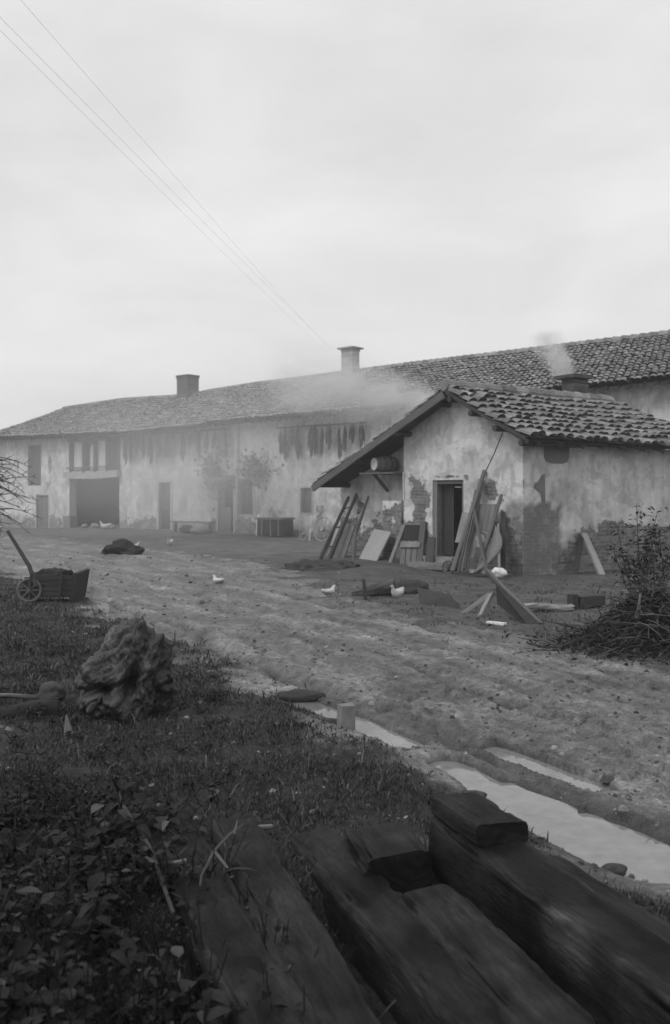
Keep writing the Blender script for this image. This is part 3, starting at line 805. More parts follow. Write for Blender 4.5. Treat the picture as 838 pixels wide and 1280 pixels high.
wall(mb, SC, E1, N1, tjog + .002, tl, -.2, stop, (), .09, wear=swear, damp=sdamp, store=st, thick=.75, off=-.42)
tb = gh(478, 640)[0]                                # low brick wall in front of the set-back part
wall(mb, SC, E1, N1, tjog + .002, tb, -.2, gh(500, 626)[1], (), .09, wear=lambda T, Z: swear(T, Z) + .25, damp=sdamp, store=st, thick=.40, off=-.01)
def side_top(t): return np.full(np.shape(t), zre - .10 + .0)
def pwear(T, Z):
    n = fbm(T * 1.1 + 9, Z * 1.3, 4, 151); n2 = fbm(T * 3.1, Z * 3.1, 3, 157)
    w = .8 * sstep(1.15, .75, Z + .25 * n) * sstep(.9, 1.7, T) + n * .35 - .05 + n2 * .2
    for (px, py, rx, rz, a) in ((764, 662, .75, .30, .9), (700, 705, .5, .35, .6), (655, 608, .1, .25, .6), (670, 608, .12, .22, .5)):
        t, z = sh(px, py); w = np.maximum(w, a * blob(T, Z, t, z, rx, rz) + .2 * n2)
    return w
def pdamp(T, Z):
    n = fbm(T * .8, Z * .6, 4, 161); n2 = fbm(T * 3, Z * 3, 3, 167)
    t1 = sh(700, 640)[0]
    lim = sh(670, 628)[1]
    d = .72 * sstep(lim + .05, lim - .06, Z + .2 * n2) * (1 - sstep(t1 - .05, t1 + .1, T + .12 * n2))
    d = np.maximum(d, .85 * sstep(1.1, .4, Z + .5 * n) + .3 * n2)
    t, z = sh(740, 690); d = np.maximum(d, .5 * blob(T, Z, t, z, 1.2, .5))
    return d + .3 * n
wall(mb, SC, E2, N2, .003, LEN, -.2, side_top, (), .08, wear=pwear, damp=pdamp, store=st, thick=.3)
qe = SC + E1 * tl                                   # rear eave wall and back wall
wall(mb, qe, E2, -N2, .45, 4.6, -.2, lambda t: np.full(np.shape(t), float(stop(tl))), (), .3, store=st, wear=swear)
wall(mb, SC + E2 * 4.6, E1, -N1, .2, tl, -.2, stop, (), .4, peaks=(tpk,), store=st)
mb.build('wall', M['shed_wall'], shed, attrs={k: np.concatenate(v) for k, v in st.items()})
# grey cement repair patches on the side wall
def patch(pts, hit, P, mat, off=.022):
    q = []
    for px, py in pts: t, z = hit(px, py); q.append(P(t, z, off))
    mb = MB(); n = len(q); c = sum(q, Vector()) / n
    mb.add([c] + q, [(0, i + 1, (i + 1) % n + 1) for i in range(n)])
    b0 = [p for p in q]; nn = Vector((N2[0], N2[1], 0))
    mb.add(b0 + [p - nn * .06 for p in b0], [(i, (i + 1) % n, n + (i + 1) % n, n + i) for i in range(n)])
    return mb.build('cement_patch', mat, shed)
M['cement'] = simple('grey cement', .2, .95, .2, 5, bstr=.5)
patch([(679.5, 545), (711, 545), (711, 571), (709, 577), (703, 579.5), (688, 579), (682, 576), (680, 570)], sh, sp, M['cement'])
patch([(680.5, 592), (681, 628), (677, 627), (676, 616), (667, 609), (668, 606), (673, 601), (677, 594)], sh, sp, M['cement'])
# door frame, ajar door and sill stones
mb = MB()
def gslab(mb_, a, c, e, f, off, th, tone=1.0): mb_.slab([gp(c, e, off), gp(a, e, off), gp(a, f, off), gp(c, f, off)], th, tone, (N1[0], N1[1], 0))
dm = lerp(door[0], door[1], .55)
for i in range(5):
    a = lerp(dm, door[1] - .08, i / 5); c = lerp(dm, door[1] - .08, (i + 1) / 5) - .006; gslab(mb, a, c, door[2] + .02, door[3] - .09, -.22, .04, random.uniform(.8, 1.2))
dr_ = mb.build('door', M['door_dark'], shed)
mb = MB()
gslab(mb, door[1] - .10, door[1], door[2], door[3], -.03, .1, 1.6); gslab(mb, door[0], door[0] + .07, door[2], door[3], -.03, .1); gslab(mb, door[0] + .07, door[1] - .10, door[3] - .08, door[3], -.04, .1)
mb.build('frame', M['old_wood'], dr_)
mb = MB()
c = gp((door[0] + door[1]) / 2, .23, .16); mb.box(c, (.95, .42, .12), math.atan2(E1[1], E1[0]), 1, .015)
c = gp((door[0] + door[1]) / 2 + .05, .13, .36); mb.box(c, (1.1, .42, .14), math.atan2(E1[1], E1[0]), .7, .02)
mb.build('doorstep', M['stone'], shed)
mb = MB()                                           # dark interior floor and back
mb.add([gp(0, .1, -.33), gp(tl, .1, -.33), gp(tl, .1, -4.4), gp(0, .1, -4.4)], [(0, 1, 2, 3)]); mb.build('floor', M['dark'], shed)
# string hanging from the verge
mb = MB(); p = gh(628.5, 541, .3); q = gh(608, 588, .12); mb.tube([gp(p[0], p[1], .3), gp(lerp(p[0], q[0], .5), lerp(p[1], q[1], .5) - .02, .2), gp(q[0], q[1], .12)], .011, 5); mb.build('cord', M['dark_wood'], shed)
# white string and board ledge on the set-back wall
mb = MB(); p = gh(505, 590, .01); q = gh(505.5, 625, .01); mb.tube([gp(p[0], p[1], .03), gp(q[0], q[1], .03)], .012, 5); mb.build('rope', M['cloth'], shed)
# chimney behind the shed ridge with a flat slab
p = peak.lerp(peak_b, .86); cpt = at(719, 485, p.y + .35); rz = math.atan2(E2[1], E2[0]); mb = MB()
ztop = at(719, 476, cpt.y).z
for i in range(14): mb.box((cpt.x, cpt.y, ztop - (i + .5) * .075), (.46, .40, .073), rz, random.uniform(.7, 1.1), .006)
ch = mb.build('chimney', M['chimney_dark'], shed)
mb = MB(); mb.box((cpt.x - .02, cpt.y, ztop + .075), (.74, .58, .07), rz + .03, .7, .01)
for sx in (-.18, .18): mb.box((cpt.x + sx, cpt.y + sx * .6, ztop + .02), (.1, .3, .05), rz, .8)
mb.build('cap', M['chimney_dark'], ch)
# bracket shelf with a small cask under the overhang
t0, z0 = gh(463, 592, .05); t1, _ = gh(504, 592, .05); mb = MB()
z0 = gh(468, 580, .2)[1] - .19 + .03
mb.slab([gp(t0 + .1, z0 - .03, .3), gp(tjog + .02, z0 - .03, .3), gp(tjog + .02, z0 - .03, -.42), gp(t0 + .05, z0 - .03, -.42)], .04, 1, (0, 0, 1)); mb.bar(gp(t0 - .1, z0 - .45, -.40), gp(t0 - .1, z0 - .06, .02), .06, .06)
mb.build('shelf', M['old_wood'], shed)
ca = gp(*gh(468, 580, .2), .2); cb = ca - Vector((E1[0] * .1 + N1[0] * .55, E1[1] * .1 + N1[1] * .55, 0)); root = thing('cask', 'small wooden cask with a white end lying on the shelf under the shed eave', 'cask', (ca.x, ca.y, z0))
mb = MB(); ax = (cb - ca); n = 9
mb.tube([ca + ax * (i / n) for i in range(n + 1)], [.14 + .05 * math.sin(math.pi * i / n) for i in range(n + 1)], 18); mb.build('staves', M['barrel'], root)
for k in (.12, .35, .65, .9):
    mb = MB(); r_ = .14 + .05 * math.sin(math.pi * k) + .006; mb.tube([ca + ax * (k - .02), ca + ax * (k + .02)], r_, 18); mb.build('hoop', M['metal'], root)
mb = MB(); mb.tube([ca - ax * .02, ca - ax * .005], .14, 18); mb.build('lid', M['cloth'], root)

# ================================================================== things leaning on the gable
def lean(name, label, cat, px4, ob, ot, mat, th=.03, tone=1.0, group=None):
    """px4: bottom-left, bottom-right, top-right, top-left of a board that leans on the gable"""
    q = []
    for i, (px, py) in enumerate(px4):
        o = ob if i < 2 else ot; t, z = gh(px, py, o); q.append(gp(t, z, o))
    mb = MB(); mb.slab(q, th, tone); o = mb.build(name, mat); tag(o, label, cat, group); return o
def leanpole(mb, a, bb, ob, ot, r, tone=1.0, n=7):
    t, z = gh(*a, ob); p = gp(t, z, ob); t, z = gh(*bb, ot); q = gp(t, z, ot)
    mb.tube([p, p.lerp(q, .35) + Vector((random.uniform(-1, 1) * .012, 0, 0)), p.lerp(q, .7), q], [r, r * .95, r * .9, r * .8], n, tone)
root = thing('ladder', 'short dark two-rail ladder leaning against the far end of the shed gable', 'ladder', gp(*gh(406, 698, .8), .8))
for a, bb in (((401, 698), (436, 621)), ((412, 700), (446, 617))):
    mb = MB(); leanpole(mb, a, bb, .85, .05, .045); mb.build('rail', M['dark_wood'], root)
for k in (.2, .5, .8):
    mb = MB(); a = (lerp(401, 436, k), lerp(698, 621, k)); bb = (lerp(412, 446, k), lerp(700, 617, k)); o = lerp(.85, .05, k); p = gh(*a, o); q = gh(*bb, o)
    mb.tube([gp(p[0], p[1], o), gp(q[0], q[1], o)], .016, 6); mb.build('rung', M['dark_wood'], root)
lean('plank', 'narrow pale plank propped inside the dark ladder', 'plank', [(404, 695), (409, 696), (424, 661), (419, 660)], .72, .45, M['pale_wood'])
lean('plank', 'wide grey plank leaning between the ladder and the thin pole', 'plank', [(413, 700), (428, 703), (444, 657), (432, 655)], .62, .25, M['old_wood'], tone=1.25)
mb = MB(); leanpole(mb, (442, 702), (445, 665), .55, .4, .045, 1.1); p = gh(445, 665, .4); leanpole(mb, (443, 672), (461, 620), .42, .03, .035, .7)
tag(mb.build('pole', M['old_wood']), 'thin crooked pole leaning on the gable next to the wide grey plank', 'pole')
lean('board', 'broad pale board leaning on the gable, its lower corner broken', 'board', [(449, 698), (470, 703), (489, 665), (468, 661)], .55, .12, M['pale_wood'], .035, 1.0)
lean('lath', 'thin lath leaning in the gap between the broad pale board and a slatted panel', 'lath', [(485, 704), (489, 704), (507, 656), (503, 655)], .5, .08, M['old_wood'], .03, 1.5)
root = thing('slatted_panel', 'old slatted wooden panel with a cross rail leaning beside the shed doorway', 'panel', gp(*gh(515, 706, .4), .4))
for x in (500, 507, 514):
    mb = MB(); q = []
    for (px, py, o) in ((x, 706, .45), (x + 5.5, 706, .45), (x + 8, 676, .22), (x + 2.5, 676, .22)): t, z = gh(px, py, o); q.append(gp(t, z, o))
    mb.slab(q, .025, 1.2); mb.build('slat', M['old_wood'], root)
mb = MB(); q = [gp(*gh(px, py, o), o) for px, py, o in ((500, 684, .33), (524, 684, .33), (526, 677, .28), (502, 677, .28))]; mb.slab(q, .05, 1.8); mb.build('cross_rail', M['old_wood'], root)
mb = MB(); q = [gp(*gh(px, py, o), o) for px, py, o in ((520, 707, .46), (527, 707, .46), (532, 652, .05), (526, 652, .05))]; mb.slab(q, .04, .8); mb.build('upright', M['old_wood'], root)
mb = MB(); q = [gp(*gh(px, py, o), o) for px, py, o in ((503, 676, .2), (525, 676, .2), (527, 656, .06), (506, 656, .06))]; mb.slab(q, .03, .55); mb.build('back_board', M['dark_wood'], root)
# right of the doorway
mb = MB(); leanpole(mb, (566, 714), (606, 588), .95, .04, .05, 1.2); leanpole
tag(mb.build('pole', M['old_wood']), 'long pole leaning on the gable just beside the shed doorway', 'pole')
lean('plank', 'short pale plank standing in front of the door jamb, its foot bright', 'plank', [(569, 678), (578, 678), (586, 641), (578, 640)], .55, .12, M['old_wood'], .03, 1.8)
lean('plank', 'long pale plank leaning steeply behind the upended barrow', 'plank', [(576, 713), (584, 714), (604, 600), (598, 598)], .62, .06, M['pale_wood'], .035, .8)
lean('board', 'short dark board standing low between the slatted panel and the doorstep', 'board', [(531, 706), (541, 706), (544, 672), (535, 671)], .5, .25, M['dark_wood'], .03, 1.2)
lean('lath', 'thin dark lath crossing in front of the wheelbarrow shafts', 'lath', [(607, 718), (611, 718), (592, 628), (589, 628)], .95, .35, M['old_wood'], .025, .8)
lean('lath', 'crooked lath leaning between the long pole and the wheelbarrow', 'lath', [(571, 716), (574, 716), (597, 612), (594, 612)], 1.0, .2, M['dark_wood'], .025, 1.3)
lean('board', 'narrow dark board leaning on the wheelbarrow beside the shed corner', 'board', [(626, 718), (633, 719), (631, 640), (626, 638)], .55, .1, M['dark_wood'], .03, 1.3)
# upended wheelbarrow
root = thing('wheelbarrow', 'old wooden wheelbarrow stood on end against the gable, shafts pointing up', 'wheelbarrow', gp(*gh(598, 716, .7), .7))
for a, bb in (((580, 712), (600, 618)), ((598, 714), (627, 618))):
    mb = MB(); leanpole(mb, a, bb, .75, .16, .045, 1.1); mb.build('shaft', M['old_wood'], root)
mb = MB()
for i in range(4):
    x0 = lerp(592, 616, i / 4); x1 = lerp(592, 616, (i + .94) / 4); q = [gp(*gh(px, py, o), o) for px, py, o in ((x0 - 3, 667, .4), (x1 - 3, 667, .4), (x1 + 4, 630, .2), (x0 + 4, 630, .2))]; mb.slab(q, .03, random.uniform(1.1, 1.6))
mb.build('bed', M['old_wood'], root)
arc = []
for i in range(13):
    th = math.pi * i / 12; px = 602 - 11 * math.cos(th); py = 676 - 11 * math.sin(th); t, z = gh(px, py, .46); arc.append(gp(t, z, .46))
mb = MB(); mb.tube(arc, .02, 6, 2.0); mb.build('bow', M['old_wood'], root)
vs = []; NS = 14                                    # curved barrow side
for i in range(NS + 1):
    k = i / NS; px_o = lerp(617, 596, k) + 21 * math.sin(math.pi * k) ; py_o = lerp(652, 716, k); px_i = px_o - (3 + 13 * math.sin(math.pi * min(1, k * 1.05))); 
    o = lerp(.2, .85, k)
    for px, oo in ((px_i, o), (px_o, o + .08)): t, z = gh(px, py_o, oo); vs.append(gp(t, z, oo))
mb = MB(); mb.add(vs, [(2 * i, 2 * i + 1, 2 * i + 3, 2 * i + 2) for i in range(NS)], 1.5); o = mb.build('side_board', M['old_wood'], root, True); so = o.modifiers.new('thickness', 'SOLIDIFY'); so.thickness = .03
mb = MB(); q = [gp(*gh(px, py, o), o) for px, py, o in ((587, 716, .85), (606, 717, .85), (605, 713, .85), (588, 712, .85))]; mb.slab(q, .06, 2.4); mb.build('front_rail', M['old_wood'], root)
def wheel(root, c, r, axis, spokes, mat, rw=.025, nm='wheel'):
    axis = Vector(axis).normalized(); u = axis.cross(Vector((0, 0, 1))).normalized(); v_ = u.cross(axis)
    ring = [c + (u * math.cos(2 * math.pi * i / 24) + v_ * math.sin(2 * math.pi * i / 24)) * r for i in range(25)]
    mb = MB(); mb.tube(ring, rw, 6, 1.0, False); wh = mb.build(nm, mat, root)
    mb = MB()
    for i in range(spokes):
        a = 2 * math.pi * i / spokes; mb.tube([c, c + (u * math.cos(a) + v_ * math.sin(a)) * r], rw * .55, 5)
    mb.build('spokes', mat, wh)
    mb = MB(); mb.tube([c - axis * .07, c + axis * .07], r * .18, 8); mb.build('hub', mat, wh)
    return wh
c = gp(*gh(561, 712, .8), .8); wheel(root, Vector((c.x, c.y, gz1(c.x, c.y) + .13)), .12, (N1[0] + .5, N1[1], 0), 6, M['old_wood'])
mb = MB(); p = gp(*gh(623, 655, .3), .3); q = gp(*gh(624.5, 714, .85), .85); mb.tube([q, p], .025, 6, 1.8); tag(mb.build('stick', M['old_wood']), 'pale stick leaning on the barrow side with its foot on a white stone', 'stick')
def rock(name, loc, r, mat, label, cat='stone', seed=0, sq=(1, 1, .7), group=None, kind=None, rough=.35, sub=3):
    import bmesh
    bm = bmesh.new(); bmesh.ops.create_icosphere(bm, subdivisions=sub, radius=1)
    vs = []
    for v_ in bm.verts:
        d = 1 + rough * mnoise.fractal(v_.co * 1.4 + Vector((seed * 7.1, 0, 0)), .9, 2.0, 4); vs.append(Vector((v_.co.x * d * sq[0], v_.co.y * d * sq[1], v_.co.z * d * sq[2])) * r + Vector(loc))
    fs = [tuple(v_.index for v_ in f.verts) for f in bm.faces]; bm.free()
    mb = MB(); mb.add(vs, fs); o = mb.build(name, mat, None, True); tag(o, label, cat, group, kind); return o
rock('stone', q + Vector((0, 0, -.02)), .12, M['cloth'], 'rounded white stone at the foot of the stick beside the barrow', seed=3, sq=(1.1, .8, .7))

# A-frame props against the side wall
mb = MB(); p = sp(*sh(718, 720, .35), .35); q = sp(*sh(728, 667, .03), .03); mb.bar(p, q, .10, .04, nseg=4, rough=.004, tone=.8); tag(mb.build('plank', M['dark_wood']), 'dark plank leaning on the shed side wall, crossing a pale one at its top', 'plank')
mb = MB(); p = sp(*sh(758, 731, .75), .75); q = sp(*sh(730, 667, .06), .06); mb.bar(p, q, .13, .05, nseg=4, rough=.004, tone=1.0); tag(mb.build('plank', M['pale_wood']), 'pale plank leaning on the shed side wall against a dark one', 'plank')

# trestle lying in the yard
X = lambda px, py, Y: at(px, py, Y)
root = thing('trestle', 'tipped wooden trestle with a heavy dark plank and two thin legs in the yard', 'trestle', (2.2, 11.2, 0))
pa = X(608, 715, 11.7); pb = Vector((*gpt(675, 784), .0)); up = (pb - pa).cross(Vector((0, 0, 1))).normalized()
mb = MB(); dn = Vector((-.1, -.25, -.62)).normalized()
L = [pa, pa.lerp(pb, .5), pb]
mb.slab([pa + dn * .02, pb + Vector((-.14, -.02, .02)), pb + Vector((0, 0, .05)), pa], .07, .7); 
mb.slab([pa.lerp(pb, .25) + dn * .26, pb + Vector((-.16, 0, .0)), pb + Vector((0, 0, .04)), pa.lerp(pb, .2) + dn * .02], .05, .55); mb.build('plank', M['dark_wood'], root)
mb = MB(); mb.bar(pa + Vector((.01, .02, .02)), pb + Vector((.02, .02, .03)), .05, .04, tone=.9); mb.build('rail', M['old_wood'], root)  # pale strip on the plank: its lit top edge put into the colour
k = X(616, 740, 11.45)
for f in ((577.5, 768), (600, 773)):
    mb = MB(); e = Vector((*gpt(*f), .0)); mb.bar(k, e, .055, .055, tone=2.0); mb.build('leg', M['old_wood'], root)
mb = MB(); mb.bar(k + Vector((-.05, 0, .02)), k + Vector((.12, 0, .02)), .06, .06, tone=1.2); mb.build('brace', M['old_wood'], root)
# logs by the trestle
def log(name, a, bb, r0, r1, mat, label, cat='log', tone=1.0, group=None, n=20, wob=.02, rough=.16):
    a, bb = Vector(a), Vector(bb); ax = (bb - a); Ln = ax.length; ax.normalize(); s_ = ax.cross(Vector((0, 0, 1))).normalized(); u = s_.cross(ax); K = max(14, int(Ln / .04)); sd = random.random() * 90
    ph = random.random() * 6; vs, uvs, tn = [], [], []
    th = np.linspace(0, 2 * np.pi, n, endpoint=False)
    for i in range(K + 1):
        k = i / K; c = a.lerp(bb, k) + s_ * wob * math.sin(k * 4 + ph) * 1.4 + u * wob * math.cos(k * 5 + ph)
        nz = fbm(np.cos(th) * 2.2 + sd, np.sin(th) * 2.2 + k * Ln * 4, 4, 61); nf = fbm(th * 6 + sd, np.full(n, k * Ln * 5), 3, 62) * np.minimum(1, np.minimum(th, 2 * np.pi - th) * 2)
        for q in range(n):
            r_ = lerp(r0, r1, k) * (1 + rough * nz[q] + rough * .6 * nf[q]); vs.append(c + (s_ * math.cos(th[q]) + u * math.sin(th[q])) * r_ + ax * (.03 * nz[q] if i in (0, K) else 0)); uvs.append((k * Ln + sd, q / n * .5, 0)); tn.append(tone * float(np.clip(1 + 1.5 * nz[q] + nf[q], .35, 2.2)))
    fs = [(i * n + q, i * n + (q + 1) % n, (i + 1) * n + (q + 1) % n, (i + 1) * n + q) for i in range(K) for q in range(n)]
    fs += [tuple(range(n - 1, -1, -1)), tuple(K * n + q for q in range(n))]
    mb = MB(); mb.add(vs, fs, np.array(tn), uvs); o = mb.build(name, mat, None, True); o.data.set_sharp_from_angle(angle=.9); tag(o, label, cat, group); return o
a = gpt(652, 768); c = gpt(715, 766); log('log', (*a, .06), (*c, .08), .065, .06, M['pale_wood'], 'peeled pale log lying on the ground between the trestle and an upright block', tone=.75)
root_ = gpt(716, 764); mb = MB(); mb.box((*root_, .11), (.1, .14, .24), .3, .8, .01); tag(mb.build('block', M['dark_wood']), 'small upright wooden block at the end of the peeled log', 'block')
a = gpt(724, 764); c = gpt(752, 761); mb = MB(); mb.bar((*a, .13), (*c, .13), .14, .14); mb.bar((a[0] + .05, a[1], 0), (a[0] + .05, a[1], .12), .08, .08); mb.bar((c[0] - .05, c[1], 0), (c[0] - .05, c[1], .12), .08, .08)
tag(mb.build('bench', M['dark_wood']), 'low dark wooden bench beside the brushwood heap', 'bench')
mb = MB(); a = gpt(610, 781); c = gpt(632, 784); mb.bar((*a, .03), (*c, .035), .07, .03); tag(mb.build('board_scrap', M['cloth']), 'pale scrap of board lying on the ground in front of the trestle', 'scrap')
# heap of old sacks and posts in the yard
mb = MB()
# low dark pieces lying in the yard
a = gpt(441, 747); c = gpt(494, 748); log('log', (*a, .06), (*c, .16), .05, .13, M['dark_wood'], 'thick dark log lying in the yard beside a white hen')
a = gpt(458, 752); mb = MB(); mb.bar((*a, -.02), (a[0] - .04, a[1], .33), .05, .05); tag(mb.build('peg', M['dark_wood']), 'short dark peg standing in front of the dark log', 'peg')
a = gpt(515, 743); rock('sack', (*a, .10), .22, M['dark_stone'], 'slumped dark sack lying right behind the white hen in the yard', 'sack', 8, (1.3, .8, .62), rough=.3)
a = gpt(525, 757); c = gpt(574, 763); mb = MB(); mb.slab([(a[0], a[1] - .1, .02), (c[0] + .05, c[1] - .1, .0), (c[0] - .1, c[1] + .15, .2), (a[0] - .02, a[1] + .2, .24)], .05); tag(mb.build('plank', M['dark_wood']), 'dark broken plank tilted on the ground between the sack and the trestle', 'plank')
a = gpt(400, 716); rock('earth_mound', (a[0] + .1, a[1] + .6, -.06), .62, M['shaded_earth'], 'low shade-toned earth mound in front of the leaning ladder', 'mound', 5, (1.5, .9, .42), rough=.5, sub=5)  # mound toned dark to stand for soft dark shading on the ground
a = gpt(151, 693); rock('dung_heap', (a[0], a[1] + .3, -.02), .46, M['earth_heap'], 'small dark heap of dung in the open yard before the barn', 'heap', 9, (1.15, .9, .66), rough=.42, sub=5)

# ================================================================== hens
def make_hen():
    root = thing('hen', 'x', 'hen', (0, 0, 0))
    rings = []
    spine = [(-.24, .30, .012, .03), (-.20, .285, .03, .05), (-.14, .25, .06, .075), (-.06, .215, .085, .095), (.03, .205, .09, .10), (.10, .225, .075, .09), (.145, .27, .05, .06), (.165, .32, .032, .036), (.18, .355, .028, .03), (.20, .375, .030, .032), (.222, .378, .022, .024), (.236, .374, .006, .006)]
    for i, (x, z, ry, rz_) in enumerate(spine):
        p0 = spine[max(0, i - 1)]; p1 = spine[min(len(spine) - 1, i + 1)]; d = Vector((p1[0] - p0[0], 0, p1[1] - p0[1])).normalized(); u = Vector((-d.z, 0, d.x)); rings.append(((x, 0, z), Vector((0, ry, 0)), u * rz_))
    mb = MB(); mb.loft(rings, 14)
    for s in (-1, 1): mb.loft([((.05, s * .075, .225), (.0, .012, 0), (0, 0, .03)), ((-.03, s * .09, .225), (0, .018, 0), (0, 0, .055)), ((-.11, s * .075, .235), (0, .014, 0), (0, 0, .045)), ((-.18, s * .05, .25), (0, .006, 0), (0, 0, .012))], 10)
    mb.build('body', M['white'], root, True)
    mb = MB()
    for k in range(5): mb.tube([(.185 + k * .011, 0, .40), (.183 + k * .012, 0, .418 + .01 * math.sin(k * 1.6 + .5))], [.007, .003], 5)
    mb.build('comb', M['comb'], root); mb = MB(); mb.tube([(.215, 0, .36), (.218, 0, .335)], [.009, .006], 5); mb.build('wattle', M['comb'], root)
    mb = MB(); mb.tube([(.230, 0, .375), (.262, 0, .366)], [.009, .001], 6); mb.build('beak', M['leg'], root)
    for s in (-1, 1):
        mb = MB(); mb.tube([(-.005, s * .04, .14), (.0, s * .04, .07), (.0, s * .042, .008)], [.018, .008, .007], 6)
        for a in (-.5, 0, .5, 3.14): mb.tube([(.0, s * .042, .008), (.05 * math.cos(a), s * .042 + .05 * math.sin(a), .004)], [.006, .003], 4)
        mb.build('leg', M['leg'], root)
    return root
hen0 = make_hen(); used = [False]
def hen(px, py, rz, sc, label, zs=1.0, dz=0.0):
    x, y = gpt(px, py); r = hen0 if not used[0] else copy_tree(hen0); used[0] = True
    r.location = (x, y, gz1(x, y) - .01 + dz); r.rotation_euler = (0, 0, rz); r.scale = (sc, sc, sc * zs)
    tag(r, label, 'hen', 'white hens about the yard')
hen(497, 755, 4.0, .66, 'white hen standing by the dark log and the slumped sack', 1.0)
hen(411, 745, 1.0, .8, 'white hen crouching alone on the track edge in front of the leaning boards', .62, -.03)
hen(273, 730, 2.2, .8, 'white hen crouching in the open muddy track away from the buildings', .6, -.03)
hen(213, 685, 4.5, .8, 'white hen standing in the yard in front of the glazed farmhouse door')
hen(166, 690, .4, .9, 'white hen just behind the small dark dung heap', .8)
hen(132, 664.5, 3.0, 1.1, 'white hen in front of the dark barn opening')
hen(348, 670.5, 2.4, 1.15, 'white hen beside the small iron wheel near the shed')

# ================================================================== clutter along the farmhouse
def ground_front(px, off): 
    t, _ = fh(px, 660, off); q = fpt(t, 0, off); return Vector((q.x, q.y, gz1(q.x, q.y))), t
rzf = math.atan2(FD[1], FD[0])
root, t = ground_front(404, 2.3); r = thing('cart_wheel', 'large spoked cart wheel propped up beside the shed corner', 'wheel', root)
c = Vector((root.x, root.y, root.z + .42)); wheel(r, c, .40, (FN[0], FN[1], .15), 10, M['pale_wood'], .022, 'rim')
root, t = ground_front(380, 2.3); r = thing('iron_wheel', 'small pale iron wheel standing left of the large spoked one', 'wheel', root)
c = Vector((root.x, root.y, root.z + .22)); wheel(r, c, .20, (FN[0], FN[1], .1), 6, M['pale_wood'], .016, 'rim')
root, t = ground_front(387, 2.2); mb = MB(); mb.bar(root, root + Vector((.02, 0, .42)), .06, .05); tag(mb.build('stake', M['cloth']), 'short white stake between the two wheels', 'stake')
root, t = ground_front(344, .8); r = thing('hutch', 'low weathered hutch of dark boards against the farmhouse wall below the small window', 'hutch', root)
t0, _ = fh(329, 655, .8); t1, _ = fh(361, 655, .8)
mb = MB(); mb.box((root.x, root.y, root.z + .33), ((t1 - t0), .55, .62), rzf, 1, .02); mb.build('body', M['dark_wood'], r)
mb = MB(); mb.box((root.x, root.y, root.z + .67), ((t1 - t0) * 1.06, .7, .05), rzf, 1.2, .02); mb.build('lid', M['old_wood'], r)
mb = MB()
for k in (-.3, .05, .35): p = root + Vector((FD[0], FD[1], 0)) * (k * (t1 - t0)) + Vector((FN[0], FN[1], 0)) * .29; mb.box((p.x, p.y, root.z + .33), (.06, .03, .6), rzf, 1.6)
mb.build('batten', M['old_wood'], r)
root, t = ground_front(324, .7); mb = MB(); mb.tube([root + Vector((0, 0, z)) for z in (0, .05, .3, .55, .75, .8)], [.12, .13, .11, .12, .09, .05], 12); tag(mb.build('churn', M['cloth'], None, True), 'pale upright churn standing at the end of the hutch', 'churn')
root, t = ground_front(240, .7); r = thing('bench', 'long low plank bench along the farmhouse wall between its two doors', 'bench', root)
t0, _ = fh(217, 655, .7); t1, _ = fh(266, 655, .7)
mb = MB(); p, q = fpt(t0, root.z + .42, .7), fpt(t1, root.z + .42, .7); mb.bar(p, q, .35, .06, nseg=4); mb.build('seat', M['old_wood'], r)
for k in (.06, .94):
    mb = MB(); c = p.lerp(q, k); mb.bar(c - Vector((0, 0, .42)), c - Vector((0, 0, .03)), .3, .08); mb.build('leg', M['dark_wood'], r)
root, t = ground_front(250, 1.5); rock('sack', root + Vector((0, 0, .12)), .3, M['sack'], 'full pale sack lying on the ground before the plank bench', 'sack', 21, (1.3, .8, .6), rough=.25)
root, t = ground_front(234, 1.3); rock('bundle', root + Vector((0, 0, .16)), .26, M['earth_heap'], 'dark bundle on the ground under the plank bench', 'bundle', 25, (1.2, .9, .7), rough=.3)
root, t = ground_front(88.5, .45); mb = MB(); mb.box((root.x, root.y, root.z + .28), (.55, .5, .6), rzf, .9, .03); tag(mb.build('stone_block', M['stone']), 'squared pale stone block at the outer edge of the barn opening', 'stone block')
for i, (px, off, r_, lab) in enumerate(((106, 1.0, .16, 'stone lying in the barn entrance close to the squared block'), (119, .9, .2, 'rough stone lying in the middle of the barn entrance'), (140, 1.0, .18, 'stone lying in the barn entrance next to the white hen'))):
    root, t = ground_front(px, off); rock('stone', root + Vector((0, 0, .08)), r_, M['stone'], lab, seed=30 + i, group='stones in the barn entrance')
# climbing plants on the facade
def climber(px, py, rx, rz_, n, label, stem_px):
    t, z = fh(px, py, .08); root = thing('climbing_plant', label, 'climbing plant', fpt(fh(stem_px, 655, .1)[0], 0, .1)); mb = MB(); r = random.Random(int(px))
    base = root.location
    tips = []
    for i in range(7):
        a = fpt(t + r.uniform(-1, 1) * rx * .7, z + r.uniform(-.7, .8) * rz_, .08); tips.append(a); m_ = base.lerp(a, .5) + Vector((r.uniform(-.2, .2), 0, .2)); mb.tube([base + Vector((r.uniform(-.04, .04), 0, 0)), m_, a], [.006, .004, .002], 5)
    mb.build('stem', M['twig'], root); mb = MB()
    for i in range(n):
        q = fpt(t + r.gauss(0, .45) * rx, z + r.gauss(0, .45) * rz_, r.uniform(.04, .22)); s = r.uniform(.05, .11); a = Vector((r.uniform(-1, 1), r.uniform(-1, 1), r.uniform(-1, 1))).normalized(); c = a.cross(Vector((.3, .5, .8))).normalized()
        mb.add([q - a * s, q - c * s * .6, q + a * s, q + c * s * .6], [(0, 1, 2, 3)], r.uniform(.6, 1.5))
    mb.build('leaves', M['leaf'], root)
climber(267, 590, .9, 1.0, 420, 'climbing plant trained above the canopy of the wooden farmhouse door', 266)
climber(320, 588, 1.1, .7, 420, 'climbing plant spread over the window next to the wooden door', 322)

